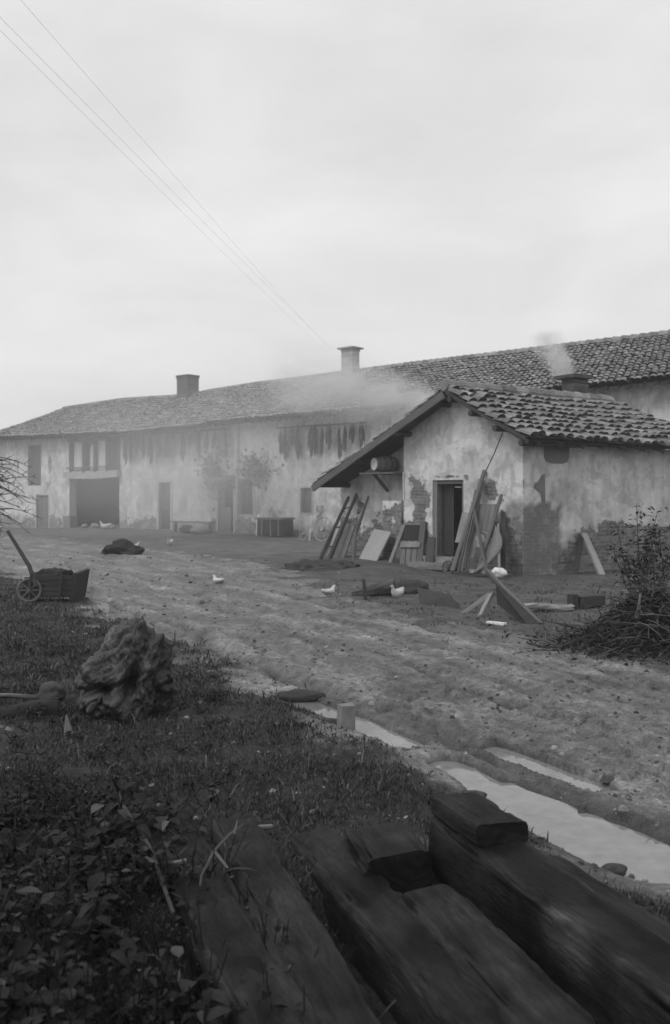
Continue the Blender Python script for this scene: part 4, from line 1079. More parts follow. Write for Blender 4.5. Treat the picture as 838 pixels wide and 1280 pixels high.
# ================================================================== left verge: logs, stump, shrub
def gnarl_stump():
    import bmesh
    bm = bmesh.new(); bmesh.ops.create_icosphere(bm, subdivisions=6, radius=1); vs = []; tones = []
    base = Vector((-1.46, 6.15, .05))
    for v_ in bm.verts:
        p = v_.co.copy(); z01 = (p.z + 1) / 2
        g_ = Vector((p.x * .9 + p.z * .5, p.y, p.z * .9 - p.x * .4))          # the grain runs up to the right
        gr = mnoise.fractal(Vector((g_.x * 1.1, g_.y * 4.5, g_.z * 4.5)) + Vector((3, 1, 7)), .8, 2.1, 5)
        big = mnoise.fractal(p * 1.7 + Vector((5.2, 9, 2)), .9, 2, 4)
        vor = mnoise.voronoi(p * 2.6 + Vector((1, 4, 2)), distance_metric='DISTANCE')[0]; knob = .5 - vor[0]
        fib = mnoise.fractal(Vector((g_.x * 2, g_.y * 13, g_.z * 13)) + Vector((8, 2, 5)), .8, 2.1, 4)
        front = 1 if p.y < .1 else 0
        hole = math.exp(-(((p.x - .30) / .17) ** 2 + ((p.z - .02) / .30) ** 2)) * front; hole2 = math.exp(-(((p.x + .50) / .34) ** 2 + ((p.z + .05 - .25 * p.x) / .10) ** 2)) * front
        d = .86 + .17 * big + .10 * gr + .035 * fib + .10 * knob - .8 * hole - .6 * hole2
        w = lerp(1.08, .78, float(sstep(.25, 1.0, z01)))
        x = p.x * d * .37 * w + .12 * (z01 - .4); y = p.y * d * .36 * w; z = p.z * d * .42 * (1.0 + .12 * (p.x > .1)) + .27
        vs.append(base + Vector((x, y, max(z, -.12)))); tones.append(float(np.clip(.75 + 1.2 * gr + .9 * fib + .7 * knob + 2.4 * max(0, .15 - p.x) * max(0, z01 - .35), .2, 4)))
    fs = [tuple(v_.index for v_ in f.verts) for f in bm.faces]; bm.free(); mb = MB(); mb.add(vs, fs, np.array(tones)); return mb
root = thing('tree_stump', 'large gnarled uprooted tree stump at the edge of the grassy bank', 'tree stump', (-1.46, 6.15, .05))
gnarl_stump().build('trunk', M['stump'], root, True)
log('log', (-2.5, 6.0, .09), (-1.93, 6.15, .08), .06, .075, M['dark_wood'], 'dark rotten log lying in the grass at the foot of the gnarled stump', tone=.45, rough=.3)
log('branch', (-2.5, 6.3, .12), (-2.0, 6.5, .14), .018, .015, M['old_wood'], 'bent grey branch lying behind the rotten log', 'branch', .8)
rock('stone', (-2.08, 6.45, .14), .10, M['dark_stone'], 'dark rounded stone in the grass behind the rotten log', seed=44)
mb = MB(); p = Vector((*gpt(86, 914, .1), .08)); mb.bar(p, p + Vector((-.02, .02, .12)), .06, .02, tone=.5, nseg=3, taper=.15); tag(mb.build('splinter', M['pale_wood']), 'pale pointed wood splinter sticking up in front of the rotten log', 'splinter')
# small hand barrow at the verge
p = Vector((*gpt(40, 757), .06)); zb = gz1(p.x, p.y); root = thing('barrow', 'small dark wheeled barrow with a heaped load and one raised handle at the grassy verge', 'barrow', (p.x + .3, p.y, zb))
wheel(root, Vector((p.x + .02, p.y - .16, zb + .165)), .155, (.12, -1, .06), 8, M['old_wood'], .022)
mb = MB(); x0, x1 = p.x - .12, p.x + .62
for k in range(4):
    z = zb + .10 + k * .072; mb.bar((x0 + .02 * k, p.y - .12, z), (x1 + .02 * k, p.y - .08, z + .02), .03, .066, nseg=3, rough=.004, tone=random.uniform(.7, 1.2)); mb.bar((x0 + .02 * k, p.y + .34, z), (x1 + .02 * k, p.y + .36, z + .02), .03, .066, nseg=3, rough=.004)
mb.slab([(x1 + .0, p.y - .13, zb + .0), (x1 + .03, p.y + .4, zb + .0), (x1 + .10, p.y + .4, zb + .42), (x1 + .07, p.y - .13, zb + .40)], .05, .7)
mb.slab([(x0, p.y - .1, zb + .09), (x1, p.y - .1, zb + .09), (x1, p.y + .36, zb + .09), (x0, p.y + .36, zb + .09)], .03, .8)
for xx in (x0 + .14, x1 - .18): mb.bar((xx, p.y - .15, zb + .04), (xx + .03, p.y - .15, zb + .40), .05, .03, tone=.8)
mb.build('body', M['dark_wood'], root)
mb = MB(); q = at(10, 664, p.y + .1); mb.tube([(p.x + .12, p.y - .17, zb + .22), (p.x + .0, p.y - .1, zb + .5), q], [.032, .03, .024], 8); mb.build('handle', M['dark_wood'], root)
lo = rock('load', (p.x + .26, p.y + .12, zb + .30), .27, M['earth_heap'], None, None, seed=61, sq=(1.25, .8, .55), rough=.45, sub=4); lo.parent = root; lo.matrix_parent_inverse = Matrix.Translation(-root.location)
# leafless shrub reaching in
root = thing('bare_shrub', 'leafless shrub with drooping thin branches standing before the far end of the farmhouse', 'shrub', (-5.75, 14.0, gz1(-5.75, 14.0)))
mb = MB(); rr = random.Random(5); b0 = Vector(root.location)
mb.tube([b0, b0 + Vector((.05, 0, .7)), b0 + Vector((.0, .05, 1.35)), b0 + Vector((.1, 0, 2.1))], [.06, .05, .04, .02], 8); mb.build('trunk', M['twig'], root); mb = MB()
for i in range(46):
    s0 = b0 + Vector((rr.uniform(-.03, .08), rr.uniform(-.05, .05), rr.uniform(.9, 2.1))); a = rr.uniform(-.9, .9) if i % 4 else rr.uniform(2, 4.5); L = rr.uniform(.35, 1.05); dv = Vector((math.cos(a), math.sin(a), rr.uniform(-.1, .55)))
    pts = [s0]
    for k in range(5): pts.append(pts[-1] + dv * (L / 5)); dv.z -= rr.uniform(.05, .32); dv += Vector((rr.uniform(-.15, .15), rr.uniform(-.15, .15), rr.uniform(-.05, .05)))
    mb.tube(pts, [.014, .011, .009, .007, .005, .003], 5)
    for k in range(2, 6):
        for _ in range(2):
            dq = Vector((rr.uniform(-.4, 1), rr.uniform(-.6, .6), rr.uniform(-.6, .7))) * rr.uniform(.08, .22); mb.tube([pts[k], pts[k] + dq], [.005, .002], 4, cap=False)
mb.build('branches', M['twig'], root)

# ================================================================== right: brushwood heap and leafy shrub
rr = random.Random(17)
root = thing('brushwood_heap', 'tangled heap of thin dark brushwood at the road side in front of the shed wall', 'brushwood', (3.0, 9.0, 0))
mb = MB()
for i in range(1900):
    a = rr.uniform(0, 6.28); rad = min(abs(rr.gauss(0, .48)), 1.0); cx = 3.3 + math.cos(a) * rad * 1.1; cy = 9.1 + math.sin(a) * rad * .8; hmax = (.52 + .2 * math.sin(a * 3 + 1)) * math.exp(-(rad / .66) ** 2)
    z0 = rr.uniform(-.02, max(.05, hmax)); th = rr.uniform(0, 6.28); el = rr.gauss(.12, .35); L = rr.uniform(.12, .5); dv = Vector((math.cos(th) * math.cos(el), math.sin(th) * math.cos(el), math.sin(el)))
    p = Vector((cx, cy, z0)); pts = [p]
    for k in range(3): pts.append(pts[-1] + dv * L / 3); dv += Vector((rr.uniform(-.25, .25), rr.uniform(-.25, .25), rr.uniform(-.35, .1)))
    pts = [Vector((q.x, q.y, max(q.z, .01))) for q in pts]
    r0 = rr.choice((.004, .005, .006, .009)); mb.tube(pts, [r0, r0 * .8, r0 * .6, r0 * .3], 4, rr.uniform(.5, 1.6), False)
mb.build('twigs', M['twig'], root)
mb = MB()
for i in range(8000):
    a = rr.uniform(0, 6.28); rad = abs(rr.gauss(0, .5)); q = Vector((3.3 + math.cos(a) * rad, 9.1 + math.sin(a) * rad * .8, rr.uniform(0, max(.06, .60 * math.exp(-(rad / .66) ** 2))))); s = rr.uniform(.016, .045); a = Vector((rr.uniform(-1, 1), rr.uniform(-1, 1), rr.uniform(-1, 1))).normalized(); c = a.cross(Vector((.3, .5, .8))).normalized(); mb.add([q - a * s, q - c * s * .5, q + a * s, q + c * s * .5], [(0, 1, 2, 3)], rr.uniform(.4, 1.3))
mb.build('dead_leaves', M['leaf'], root)
root = thing('leafy_shrub', 'loose leafy shrub rising behind the brushwood heap in front of the pale shed wall', 'shrub', (3.55, 10.0, 0)); b0 = Vector((3.55, 10.0, 0)); mb = MB(); ml = MB()
for i in range(15):
    top = b0 + Vector((rr.gauss(-.02, .22), rr.gauss(0, .25), rr.uniform(.85, 1.55))); m_ = b0.lerp(top, .5) + Vector((rr.uniform(-.1, .1), rr.uniform(-.1, .1), .05)); mb.tube([b0 + Vector((rr.uniform(-.1, .1), rr.uniform(-.1, .1), 0)), m_, top], [.012, .008, .003], 5)
    for k in range(80):
        f = rr.uniform(.35, 1); q = (m_.lerp(top, (f - .5) * 2) if f > .5 else b0.lerp(m_, f * 2)) + Vector((rr.gauss(0, .06), rr.gauss(0, .06), rr.gauss(0, .05))); s = rr.uniform(.02, .045); a = Vector((rr.uniform(-1, 1), rr.uniform(-1, 1), rr.uniform(-.6, .6))).normalized(); c = a.cross(Vector((.1, .3, .9))).normalized(); ml.add([q - a * s, q - c * s * .5, q + a * s, q + c * s * .5], [(0, 1, 2, 3)], rr.uniform(.5, 1.4))
mb.build('stem', M['twig'], root); ml.build('leaves', M['leaf'], root)
mb = MB(); p = Vector((*gpt(789, 816), 0)); q = at(801, 742, p.y + .1); mb.tube([p, q], [.018, .014], 7, 1.3); tag(mb.build('stick', M['old_wood']), 'straight pale stick propped on the brushwood heap', 'stick')
mb = MB(); a = gpt(735, 808); c = gpt(775, 797); mb.tube([(*a, .03), (*c, .1)], [.02, .012], 6, 1.2); tag(mb.build('branch', M['old_wood']), 'grey branch lying low across the front of the brushwood heap', 'branch')

# ================================================================== stones by the puddle, loose bits
p = gpt(433, 908); mb = MB(); mb.box((p[0], p[1], .04), (.105, .09, .22), .35, .85, .008); tag(mb.build('brick', M['stone']), 'pale brick standing on end in the small puddle', 'brick')
p = gpt(414, 903); rock('stone', (p[0], p[1], .0), .075, M['dark_stone'], 'flat dark stone lying beside the upright brick at the puddle', seed=51, sq=(1.3, .8, .4))
p = gpt(374, 869); rock('clod', (p[0], p[1], -.01), .12, M['dark_stone'], 'dark clod at the upper tip of the small puddle', 'clod', 52, (1.6, .7, .45))
p = gpt(622, 1097 - 120); rock('stone', (*gpt(590, 990, 0), -.02), .05, M['dark_stone'], 'small dark stone on the near edge of the long puddle', seed=53, sq=(1.5, .8, .6))
rock('stone', (*gpt(768, 1084, 0), -.02), .045, M['dark_stone'], 'small dark stone lying on the mud between the long puddle and the timbers', seed=54, sq=(1.2, .8, .8))
def litter():
    r = np.random.default_rng(4); mb = MB(); n = 5200
    Y = np.exp(r.uniform(math.log(3.2), math.log(24), n)); X_ = r.uniform(-.5, .5, n) * Y; Zs = gz(X_, Y); rf = rut_field(X_, Y); _, _, road, _, _ = masks(X_, Y)
    for x, y, z, w, rd in zip(X_, Y, Zs, rf, road):
        if (w > .2 and r.random() < .8) or r.random() > .35 + .6 * rd: continue
        s = r.lognormal(-4.75, .45) * (1 + .05 * y); k = 6; a0 = r.uniform(0, 6.28); v0 = []
        for i in range(k): a = a0 + i * 2 * math.pi / k; rr_ = s * r.uniform(.6, 1.2); v0.append((x + math.cos(a) * rr_ * 1.2, y + math.sin(a) * rr_, z - s * .3))
        v1 = [(lerp(x, q[0], .6), lerp(y, q[1], .6), z + s * r.uniform(.3, .75)) for q in v0]
        mb.add(v0 + v1, [(i, (i + 1) % k, k + (i + 1) % k, k + i) for i in range(k)] + [tuple(range(k, 2 * k))], r.choice([.2, .25, .3, .35, .4, .5, .6, .75, 1.1]))
    o = mb.build('gravel', M['stone']); tag(o, 'clods, pebbles and chips scattered over the muddy track', None, None, 'stuff')
M['stone_l'] = M['stone']
litter()

# ================================================================== old timber baulks on the bank
BD = Vector((.342, -.940, 0)); BS = Vector((.940, .342, 0))       # their common direction and the side towards the road
def baulk_mesh(p0, length, w, z0, z1, seed, chamfer=.018, slope=0.0, wane=0.0, yaw=0.0, roll=0.0, pale=None, power=6.5):
    """sawn beam: p0 is the far corner away from the road at its foot"""
    mb = MB(); nl = int(length / .02); cs = []
    Rz = Matrix.Rotation(yaw, 3, 'Z'); BD_, BS_ = Rz @ BD, Rz @ BS; rs = random.Random(seed)
    h = z1 - z0; e_ = 2 / power; th = np.linspace(0, 2 * np.pi, 57)[:-1] + .01
    ring = [(w / 2 + w / 2 * math.copysign(abs(math.cos(a)) ** e_, math.cos(a)), h / 2 + h / 2 * math.copysign(abs(math.sin(a)) ** e_, math.sin(a))) for a in th]
    K = len(ring); corner = [min(abs(x), abs(x - w)) < .03 and min(abs(y), abs(y - h)) < .03 for x, y in ring]; vs, uvs, tones, fs = [], [], [], []
    R_ = np.array(ring); per = np.r_[0, np.cumsum(np.hypot(*np.diff(R_, axis=0).T))]
    for i in range(nl + 1):
        t = i / nl * length
        crack = fbm(np.full(K, t * 2.2 + seed), per * 26, 4, 200 + seed); big = fbm(np.full(K, t * 3.5), per * 3 + seed, 3, 230 + seed)
        chip = 2.2 * perlin(np.full(K, t * 7.0) + seed, per * 2.0, 260 + seed) - .35
        edge_wear = .012 * perlin(np.array([t * 4.0]), np.array([seed * 3.3]), 9)[0]
        end = 0.006 * math.exp(-t / .02)
        for j, (x, y) in enumerate(ring):
            cx, cy = w / 2, h / 2; dx, dy = x - cx, y - cy; L = math.hypot(dx, dy)
            d = .010 * crack[j] - .05 * max(0, abs(crack[j]) - .30) + .007 * big[j] - end - (.03 * max(0, chip[j]) if corner[j] else 0)
            xx, yy = x + dx / L * d, y + dy / L * d + edge_wear
            p = p0 + BS_ * xx + BD_ * (t + .02 * fbm(np.array([x * 20.0]), np.array([y * 20.0 + seed]), 2, 240)[0] * (1 if i == 0 else 0)) + Vector((0, 0, z0 + yy + slope * t + roll * (xx - w / 2)))
            vs.append(p); uvs.append((t + seed * 5, per[j] * 1.0 + seed, 0)); tones.append(np.clip(1 + 1.5 * crack[j] + 1.5 * big[j] + .4 * corner[j], .25, 3) * (1 + (1.3 * math.exp(-((t - pale) / .22) ** 2) * max(0, .6 + 2 * big[j]) if pale and y > h * .75 and x < .06 else 0)))
    for i in range(nl):
        for j in range(K): k = (j + 1) % K; fs.append((i * K + j, (i + 1) * K + j, (i + 1) * K + k, i * K + k))
    fs.append(tuple(range(K))); fs.append(tuple(nl * K + j for j in range(K - 1, -1, -1)))
    mb.add(vs, fs, np.array(tones), uvs); return mb
def sharp(o):
    o.data.set_sharp_from_angle(angle=.7); return o
def baulk(name, label, p0, length, w, z0, z1, seed, **kw):
    o = baulk_mesh(Vector((*p0, 0)), length, w, z0, z1, seed, **kw).build(name, M['baulk'], None, True); sharp(o); tag(o, label, 'timber baulk', 'old timber baulks lying on the bank')
    return o
root = thing('timber_baulk', 'thick dark timber baulk with a raised stepped end beside the long puddle', 'timber baulk', (.5, 3.6, .1), 'old timber baulks lying on the bank')
sharp(baulk_mesh(Vector((.387, 3.67, 0)), 2.7, .25, .0, .258, 1, power=8, chamfer=.014, pale=.95).build('beam', M['baulk'], root, True))
sharp(baulk_mesh(Vector((.392, 3.675, 0)), .37, .235, .25, .338, 2, power=7, chamfer=.016, yaw=.05, roll=-.08).build('raised_end', M['baulk'], root, True))
baulk('timber_baulk', 'lowest dark timber baulk on the road side, right against the long puddle', (.70, 3.45), 2.4, .23, -.06, .165, 3, wane=.04, yaw=.04, roll=-.12)
baulk('timber_baulk', 'broad flat timber baulk next to the stepped one, a dark hole at its head', (.215, 3.17), 2.3, .235, -.08, .17, 4, yaw=-.02, roll=.05)
baulk('timber_block', 'short squared timber block at the head of the broad flat baulk', (.03, 3.70), .33, .28, -.06, .20, 5, chamfer=.025, yaw=-.10, roll=.07)
baulk('timber_baulk', 'sloping grey timber baulk third from the puddle, half hidden by weeds', (-.21, 3.82), 2.4, .22, -.12, .13, 6, wane=.03, yaw=.03, roll=.1)
baulk('timber_baulk', 'cracked timber baulk fourth from the puddle with a forked twig on it', (-.57, 3.98), 2.3, .24, -.12, .125, 7, wane=.03, yaw=-.05, roll=-.1)
baulk('timber_baulk', 'outermost timber baulk, furthest from the puddle and sunk in the weeds', (-.95, 4.12), 2.3, .24, -.12, .12, 8, wane=.04, yaw=.04, roll=.08)
mb = MB(); a = at(155, 1008, 4.0); c = at(217, 1142, 3.1); mb.tube([a, a.lerp(c, .5) + Vector((.02, 0, .02)), c], [.008, .009, .007], 7, .45); tag(mb.build('branch', M['old_wood']), 'thin pale branch lying along the outermost baulk', 'branch')
mb = MB(); j = at(268, 1064, 3.4); mb.tube([at(305, 1030, 3.45), j.lerp(at(305, 1030, 3.45), .5) + Vector((0, 0, .01)), j], [.003, .005, .006], 6, .8); mb.tube([j, at(252, 1095, 3.35), at(248, 1130, 3.3)], [.006, .005, .003], 6, .8); mb.tube([at(293, 1042, 3.43), at(297, 1026, 3.43)], [.005, .002], 5, 1.8); mb.tube([j, at(285, 1085, 3.38)], [.008, .005], 5, 1.2)
tag(mb.build('twig', M['old_wood']), 'small pale forked twig lying on the cracked baulk', 'twig')
for i, (px, py, Y, w, rz, lab) in enumerate(((222, 1078, 3.45, .07, .25, 'pale wood chip on the cracked baulk beside the forked twig'), (330, 1033, 3.95, .08, -.2, 'pale wood chip in the grass at the head of the baulks'))):
    p = at(px, py, Y); mb = MB(); d_ = Vector((math.cos(rz), math.sin(rz), .12)); mb.bar(p - d_ * w * .5, p + d_ * w * .5, .018, .01, tone=.45); tag(mb.build('wood_chip', M['pale_wood']), lab, 'wood chip')

# ================================================================== grass and weeds
def on_timber(x, y):
    q = np.stack([x - .15, y - 3.4], -1); a = q @ np.array((.342, -.940)); s = q @ np.array((.940, .342))
    return (a > .15 + .25 * np.clip(-s, -1, 1)) & (s > -1.1) & (s < .8)
def grass():
    r = np.random.default_rng(8); n = 360000
    Y = np.exp(r.uniform(math.log(2.2), math.log(17), n)); X_ = r.uniform(-.6, .6, n) * Y
    bank, yard, road, dl, dr = masks(X_, Y); clump = fbm(X_ * 2.2, Y * 2.2, 3, 301)
    keep = r.random(n) < np.clip(bank * bank * (.85 + 1.5 * clump), 0, 1) + .28 * np.clip(yard, 0, 1) * (clump > .05) * (Y < 16)
    keep &= (rut_field(X_, Y) < .1); ot = on_timber(X_, Y); keep &= ~(ot & (r.random(n) < .93))
    X_, Y, clump = X_[keep], Y[keep], clump[keep]; n = len(X_); Z = gz(X_, Y)
    h = r.uniform(.008, .03, n) * np.where(r.random(n) < .06, 2.8, 1.0) * (.8 + 1.0 * np.clip(clump, 0, 1)) * (1 + .35 * (Y > 8)); w = r.uniform(.0012, .003, n) * np.clip(Y / 3, 1, 3.2)
    a = r.uniform(0, 2 * np.pi, n); lean_ = r.uniform(.2, 1.3, n) * h; la = r.uniform(0, 2 * np.pi, n)
    b1 = np.stack([X_ - np.cos(a) * w, Y - np.sin(a) * w, Z - .005], -1); b2 = np.stack([X_ + np.cos(a) * w, Y + np.sin(a) * w, Z - .005], -1)
    m1 = np.stack([X_ + np.cos(la) * lean_ * .4 - np.cos(a) * w * .7, Y + np.sin(la) * lean_ * .4 - np.sin(a) * w * .7, Z + h * .65], -1); m2 = m1 + np.stack([np.cos(a) * w * 1.4, np.sin(a) * w * 1.4, 0 * w], -1)
    tp = np.stack([X_ + np.cos(la) * lean_, Y + np.sin(la) * lean_, Z + h], -1)
    V = np.stack([b1, b2, m2, m1, tp], 1).reshape(-1, 3); tone = np.repeat(np.clip(r.lognormal(0, .6, n), .3, 4), 5)
    i = np.arange(n) * 5; mb = MB(); mb.add(V, [], tone); mb.f = list(zip(i, i + 1, i + 2, i + 3)) + list(zip(i + 3, i + 2, i + 4)); mb.f = [tuple(int(k) for k in f) for f in mb.f]
    tag(mb.build('grass', M['grass']), 'short rough grass over the bank and the yard edge', None, None, 'stuff')
grass()
def weeds():
    r = random.Random(21); mb = MB()
    def leaf(q, dv, L, W, tone, droop):
        dv = dv.normalized(); s = dv.cross(Vector((0, 0, 1)));
        if s.length < .01: s = Vector((1, 0, 0))
        s.normalize(); u = s.cross(dv); pts = []
        for k, (f, ww) in enumerate(((0, .06), (.25, .8), (.55, 1.0), (.8, .6), (1, .03))):
            c = q + dv * (L * f) - Vector((0, 0, droop * L * f * f)); pts += [c - s * (W * ww) + u * (W * ww * .35), c, c + s * (W * ww) + u * (W * ww * .35)]
        fs = []
        for k in range(4):
            for j in range(2): fs.append((k * 3 + j, k * 3 + j + 1, k * 3 + 4 + j, k * 3 + 3 + j))
        mb.add(pts, fs, tone)
    def plant(x, y, hmax, nl, size):
        z = gz1(x, y); stems = r.randint(2, 5)
        for s in range(stems):
            top = Vector((x + r.gauss(0, .06), y + r.gauss(0, .06), z + hmax * r.uniform(.5, 1))); b0 = Vector((x, y, z)); mb.tube([b0, b0.lerp(top, .5) + Vector((r.gauss(0, .01), r.gauss(0, .01), 0)), top], [.003, .0025, .0015], 4, .8, False)
            for k in range(nl):
                q = b0.lerp(top, r.uniform(.3, 1)); th = r.uniform(0, 6.28); leaf(q, Vector((math.cos(th), math.sin(th), r.uniform(.0, .7))), size * r.uniform(.6, 1.3), size * r.uniform(.22, .4), min(5, max(.25, r.lognormvariate(0, .75))), r.uniform(.1, .8))
    n = 0
    while n < 560:
        y = r.uniform(1.9, 4.6); x = r.uniform(-.60 * y, .16 * y - .1)
        lim = .10 - (y - 2.3) * .50                         # the weeds thin out towards the timbers' heads
        if x > lim + r.gauss(0, .09): continue
        plant(x, y, r.uniform(.08, .3) * (1.15 if y < 3.2 else .75), r.randint(3, 6), r.choice((.018, .025, .03, .04, .05, .075))); n += 1
        for _ in range(5):
            bx, by = x + r.gauss(0, .1), y + r.gauss(0, .1); th = r.uniform(0, 6.28); leaf(Vector((bx, by, gz1(bx, by))), Vector((math.cos(th), math.sin(th), r.uniform(.5, 2.2))), r.uniform(.10, .30), r.uniform(.003, .007), max(.4, r.lognormvariate(.2, .6)), r.uniform(.2, 1.0))
    for i in range(150):
        y = r.uniform(4.2, 9); x = -r.uniform(.12, .5) * y
        plant(x, y, r.uniform(.04, .14), 3, r.uniform(.025, .05))
    tag(mb.build('weeds', M['weed'], None, True), 'tangle of broad-leaved weeds in the near corner of the bank', None, None, 'stuff')
weeds()

# ================================================================== overhead wires
far = [at(410, 434, 35.5), at(420, 440, 35.5), at(404, 436, 35.8)]
near = [at(60, 27, 10.4), at(37, 47, 10.4), at(30, 56, 10.4)]
for i, (a, c) in enumerate(zip(near, far)):
    s = a + (a - c) * .55; pts = []
    for k in range(25): f = k / 24; p = s.lerp(c, f); p.z -= .12 * 4 * f * (1 - f) - .0; pts.append(p)
    mb = MB(); mb.tube(pts, .0018, 5); tag(mb.build('overhead_wire', M['wire']), ('upper overhead wire, apart from the close pair', 'overhead wire, the higher of the close pair in the sky', 'lowest overhead wire of the three crossing the sky')[i], 'wire', 'overhead wires crossing the sky')

# ================================================================== smoke and haze
def vol(name, mn, mx, dens, label, kind='stuff', fn=None):
    mb = MB(); c = (Vector(mn) + Vector(mx)) / 2; s = Vector(mx) - Vector(mn)
    mb.box((0, 0, 0), (2, 2, 2)); o = mb.build(name, None); o.location = c; o.scale = s / 2
    m = bpy.data.materials.new(name); m.use_nodes = True; nt = m.node_tree; nt.nodes.clear()
    out = N(nt, 'ShaderNodeOutputMaterial'); pv = N(nt, 'ShaderNodeVolumePrincipled'); nt.links.new(pv.outputs[0], out.inputs['Volume'])
    pv.inputs['Color'].default_value = g(.97); pv.inputs['Density'].default_value = dens; pv.inputs['Anisotropy'].default_value = .2
    if fn: nt.links.new(fn(nt), pv.inputs['Density'])
    o.data.materials.append(m); tag(o, label, None, None, kind); return o
vol('haze', (-146, -66, -1.5), (146, 146, 13), .0022, 'thin even damp haze over the whole farmyard')
def puff(dens, nscale, lo, hi, shear=(0, 0)):
    def fn(nt):
        tc = N(nt, 'ShaderNodeTexCoord').outputs['Object']
        sep = N(nt, 'ShaderNodeSeparateXYZ'); nt.links.new(tc, sep.inputs[0])
        ln = N(nt, 'ShaderNodeVectorMath', operation='LENGTH'); nt.links.new(tc, ln.inputs[0])
        fall = remap(nt, ln.outputs['Value'], .25, .98, 1, 0)
        n1 = noise_node(nt, tc, nscale, 4, .6, .6)
        d = math_node(nt, 'MULTIPLY', math_node(nt, 'MULTIPLY', fall, fall), remap(nt, n1, lo, hi))
        return math_node(nt, 'MULTIPLY', d, dens)
    return fn
def smoke(px, py, Y, rx, ry, rz_, dens, ns, lo, hi, label):
    c = at(px, py, Y); r = Vector((rx, ry, rz_)); return vol('smoke', c - r, c + r, dens, label, 'stuff', puff(dens, ns, lo, hi))
def plume(dens, src, dst, r0, r1, ns, lo, hi):
    def fn(nt):
        tc = N(nt, 'ShaderNodeTexCoord').outputs['Object']
        S_, A_ = Vector(src), Vector(dst) - Vector(src)
        warp = N(nt, 'ShaderNodeTexNoise'); warp.inputs['Scale'].default_value = 1.3; warp.inputs['Detail'].default_value = 3; nt.links.new(tc, warp.inputs['Vector'])
        wv = N(nt, 'ShaderNodeVectorMath', operation='MULTIPLY_ADD'); nt.links.new(warp.outputs['Color'], wv.inputs[0]); wv.inputs[1].default_value = (.55, .55, .55); 
        sh_ = N(nt, 'ShaderNodeVectorMath', operation='SUBTRACT'); nt.links.new(tc, sh_.inputs[0]); sh_.inputs[1].default_value = S_ + Vector((.275, .275, .275)); nt.links.new(sh_.outputs[0], wv.inputs[2])
        dp = N(nt, 'ShaderNodeVectorMath', operation='DOT_PRODUCT'); nt.links.new(wv.outputs[0], dp.inputs[0]); dp.inputs[1].default_value = A_ / A_.length_squared
        t = dp.outputs['Value']
        sc = N(nt, 'ShaderNodeVectorMath', operation='SCALE'); sc.inputs[0].default_value = A_; nt.links.new(t, sc.inputs['Scale'])
        df = N(nt, 'ShaderNodeVectorMath', operation='SUBTRACT'); nt.links.new(wv.outputs[0], df.inputs[0]); nt.links.new(sc.outputs[0], df.inputs[1])
        ln = N(nt, 'ShaderNodeVectorMath', operation='LENGTH'); nt.links.new(df.outputs[0], ln.inputs[0])
        rad = remap(nt, t, 0, 1, r0, r1)
        f = remap(nt, math_node(nt, 'DIVIDE', ln.outputs['Value'], rad), .1, 1, 1, 0); f = math_node(nt, 'MULTIPLY', f, f)
        f = math_node(nt, 'MULTIPLY', f, math_node(nt, 'MULTIPLY', remap(nt, t, -.05, .08), remap(nt, t, .3, 1.05, 1, 0)))
        box = N(nt, 'ShaderNodeVectorMath', operation='ABSOLUTE'); nt.links.new(tc, box.inputs[0]); sp_ = N(nt, 'ShaderNodeSeparateXYZ'); nt.links.new(box.outputs[0], sp_.inputs[0])
        mx = math_node(nt, 'MAXIMUM', math_node(nt, 'MAXIMUM', sp_.outputs[0], sp_.outputs[1]), sp_.outputs[2]); f = math_node(nt, 'MULTIPLY', f, remap(nt, mx, .75, .99, 1, 0))
        n1 = noise_node(nt, tc, ns, 5, .65, 1.2)
        return math_node(nt, 'MULTIPLY', math_node(nt, 'MULTIPLY', f, remap(nt, n1, lo, hi)), dens)
    return fn
def smoke_plume(px, py, Y, r, dens, args, label):
    c = at(px, py, Y); r = Vector(r); return vol('smoke', c - r, c + r, dens, label, 'stuff', plume(dens, *args))
smoke_plume(700, 447, 21.4, (.85, .7, .75), 28, ((.35, 0, -.72), (-.55, 0, .85), .28, .75, 2.6, .36, .66), 'white smoke curling up from the slab-topped shed chimney')
smoke_plume(470, 486, 23.5, (3.2, 2.2, 1.7), 3.6, ((.62, -.1, -.35), (-1.0, .2, .35), .32, 1.0, 1.9, .34, .64), 'grey smoke drifting off the shed ridge across the farmhouse roof')
smoke(290, 578, 32.5, 14.0, 5.5, 5.2, .205, 1.5, .24, .62, 'wide bank of pale smoke drifting before the farmhouse front')
smoke(250, 610, 33, 3.2, 2.0, 2.6, .3, 1.6, .3, .62, 'denser wisp of smoke before the glazed farmhouse door')

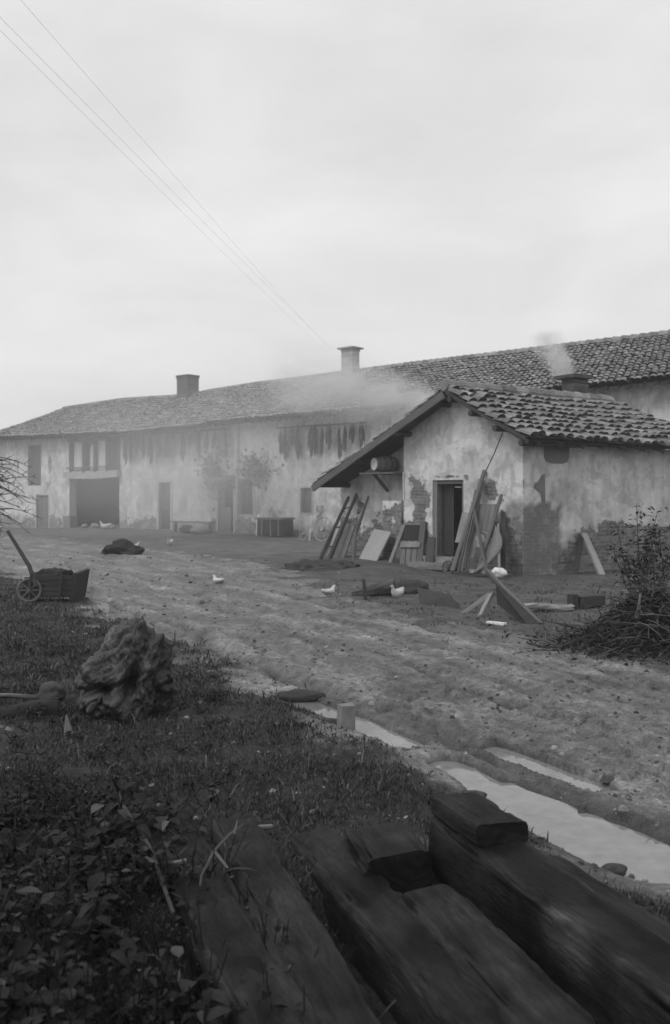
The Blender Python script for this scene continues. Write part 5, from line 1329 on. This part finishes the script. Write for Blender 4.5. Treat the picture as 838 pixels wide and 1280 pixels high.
# ================================================================== sky, sun, camera
w = bpy.data.worlds.new('World'); scene.world = w; w.use_nodes = True; nt = w.node_tree; bg = nt.nodes['Background']
SUN_EL, SUN_AZ = math.radians(48), math.radians(236)               # azimuth clockwise from +Y: behind the viewer, to the left
sky = N(nt, 'ShaderNodeTexSky'); sky.sky_type = 'NISHITA'; sky.sun_disc = False; sky.sun_elevation = SUN_EL; sky.sun_rotation = SUN_AZ
bw = N(nt, 'ShaderNodeRGBToBW'); nt.links.new(sky.outputs[0], bw.inputs[0])
tc = N(nt, 'ShaderNodeTexCoord').outputs['Generated']
mp = N(nt, 'ShaderNodeMapping'); mp.inputs['Scale'].default_value = (1, 1, 2.6); nt.links.new(tc, mp.inputs[0])
n1 = noise_node(nt, mp.outputs[0], 2.2, 5, .5, .5); n2 = noise_node(nt, mp.outputs[0], 6, 5, .55, .3)
cloud = math_node(nt, 'ADD', remap(nt, n1, .3, .7, 7.1, 8.7), remap(nt, n2, .3, .7, -.3, .3))
sepd = N(nt, 'ShaderNodeSeparateXYZ'); nt.links.new(tc, sepd.inputs[0])
cloud = math_node(nt, 'ADD', cloud, remap(nt, sepd.outputs['Z'], 0, .35, .55, 0))   # an overcast that pales towards the horizon
mix = mixf(nt, .97, bw.outputs[0], cloud)                           # overcast: the cloud sheet hides nearly all of the clear sky
nt.links.new(mix, bg.inputs['Color']); bg.inputs['Strength'].default_value = .1
sun = bpy.data.lights.new('sun', 'SUN'); sun.energy = 1.1; sun.angle = math.radians(30); sun.color = (1, 1, 1)
so = bpy.data.objects.new('sun', sun); COL.objects.link(so)
dv = Vector((math.sin(SUN_AZ) * math.cos(SUN_EL), math.cos(SUN_AZ) * math.cos(SUN_EL), math.sin(SUN_EL)))
so.rotation_euler = dv.to_track_quat('Z', 'Y').to_euler()
cam = bpy.data.cameras.new('camera'); cam.sensor_fit = 'VERTICAL'; cam.sensor_height = 36; cam.lens = F / 1280 * 36
cam.shift_y = -(640 - HY) / 1280; cam.clip_end = 600; cam.clip_start = .05
cam.dof.use_dof = True; cam.dof.focus_distance = 6.5; cam.dof.aperture_fstop = 3.2
co = bpy.data.objects.new('camera', cam); COL.objects.link(co); co.location = (0, 0, CZ); co.rotation_euler = (math.radians(90), 0, 0)
scene.camera = co
scene.view_settings.view_transform = 'Standard'; scene.view_settings.look = 'None'; scene.view_settings.exposure = 0; scene.view_settings.gamma = 1
cy = scene.cycles; cy.use_denoising = True; cy.max_bounces = 5; cy.diffuse_bounces = 3; cy.glossy_bounces = 2; cy.volume_bounces = 2; cy.transparent_max_bounces = 6
cy.volume_step_rate = 2.0; cy.volume_max_steps = 128; cy.use_adaptive_sampling = True; cy.adaptive_threshold = .02; cy.caustics_reflective = False; cy.caustics_refractive = False
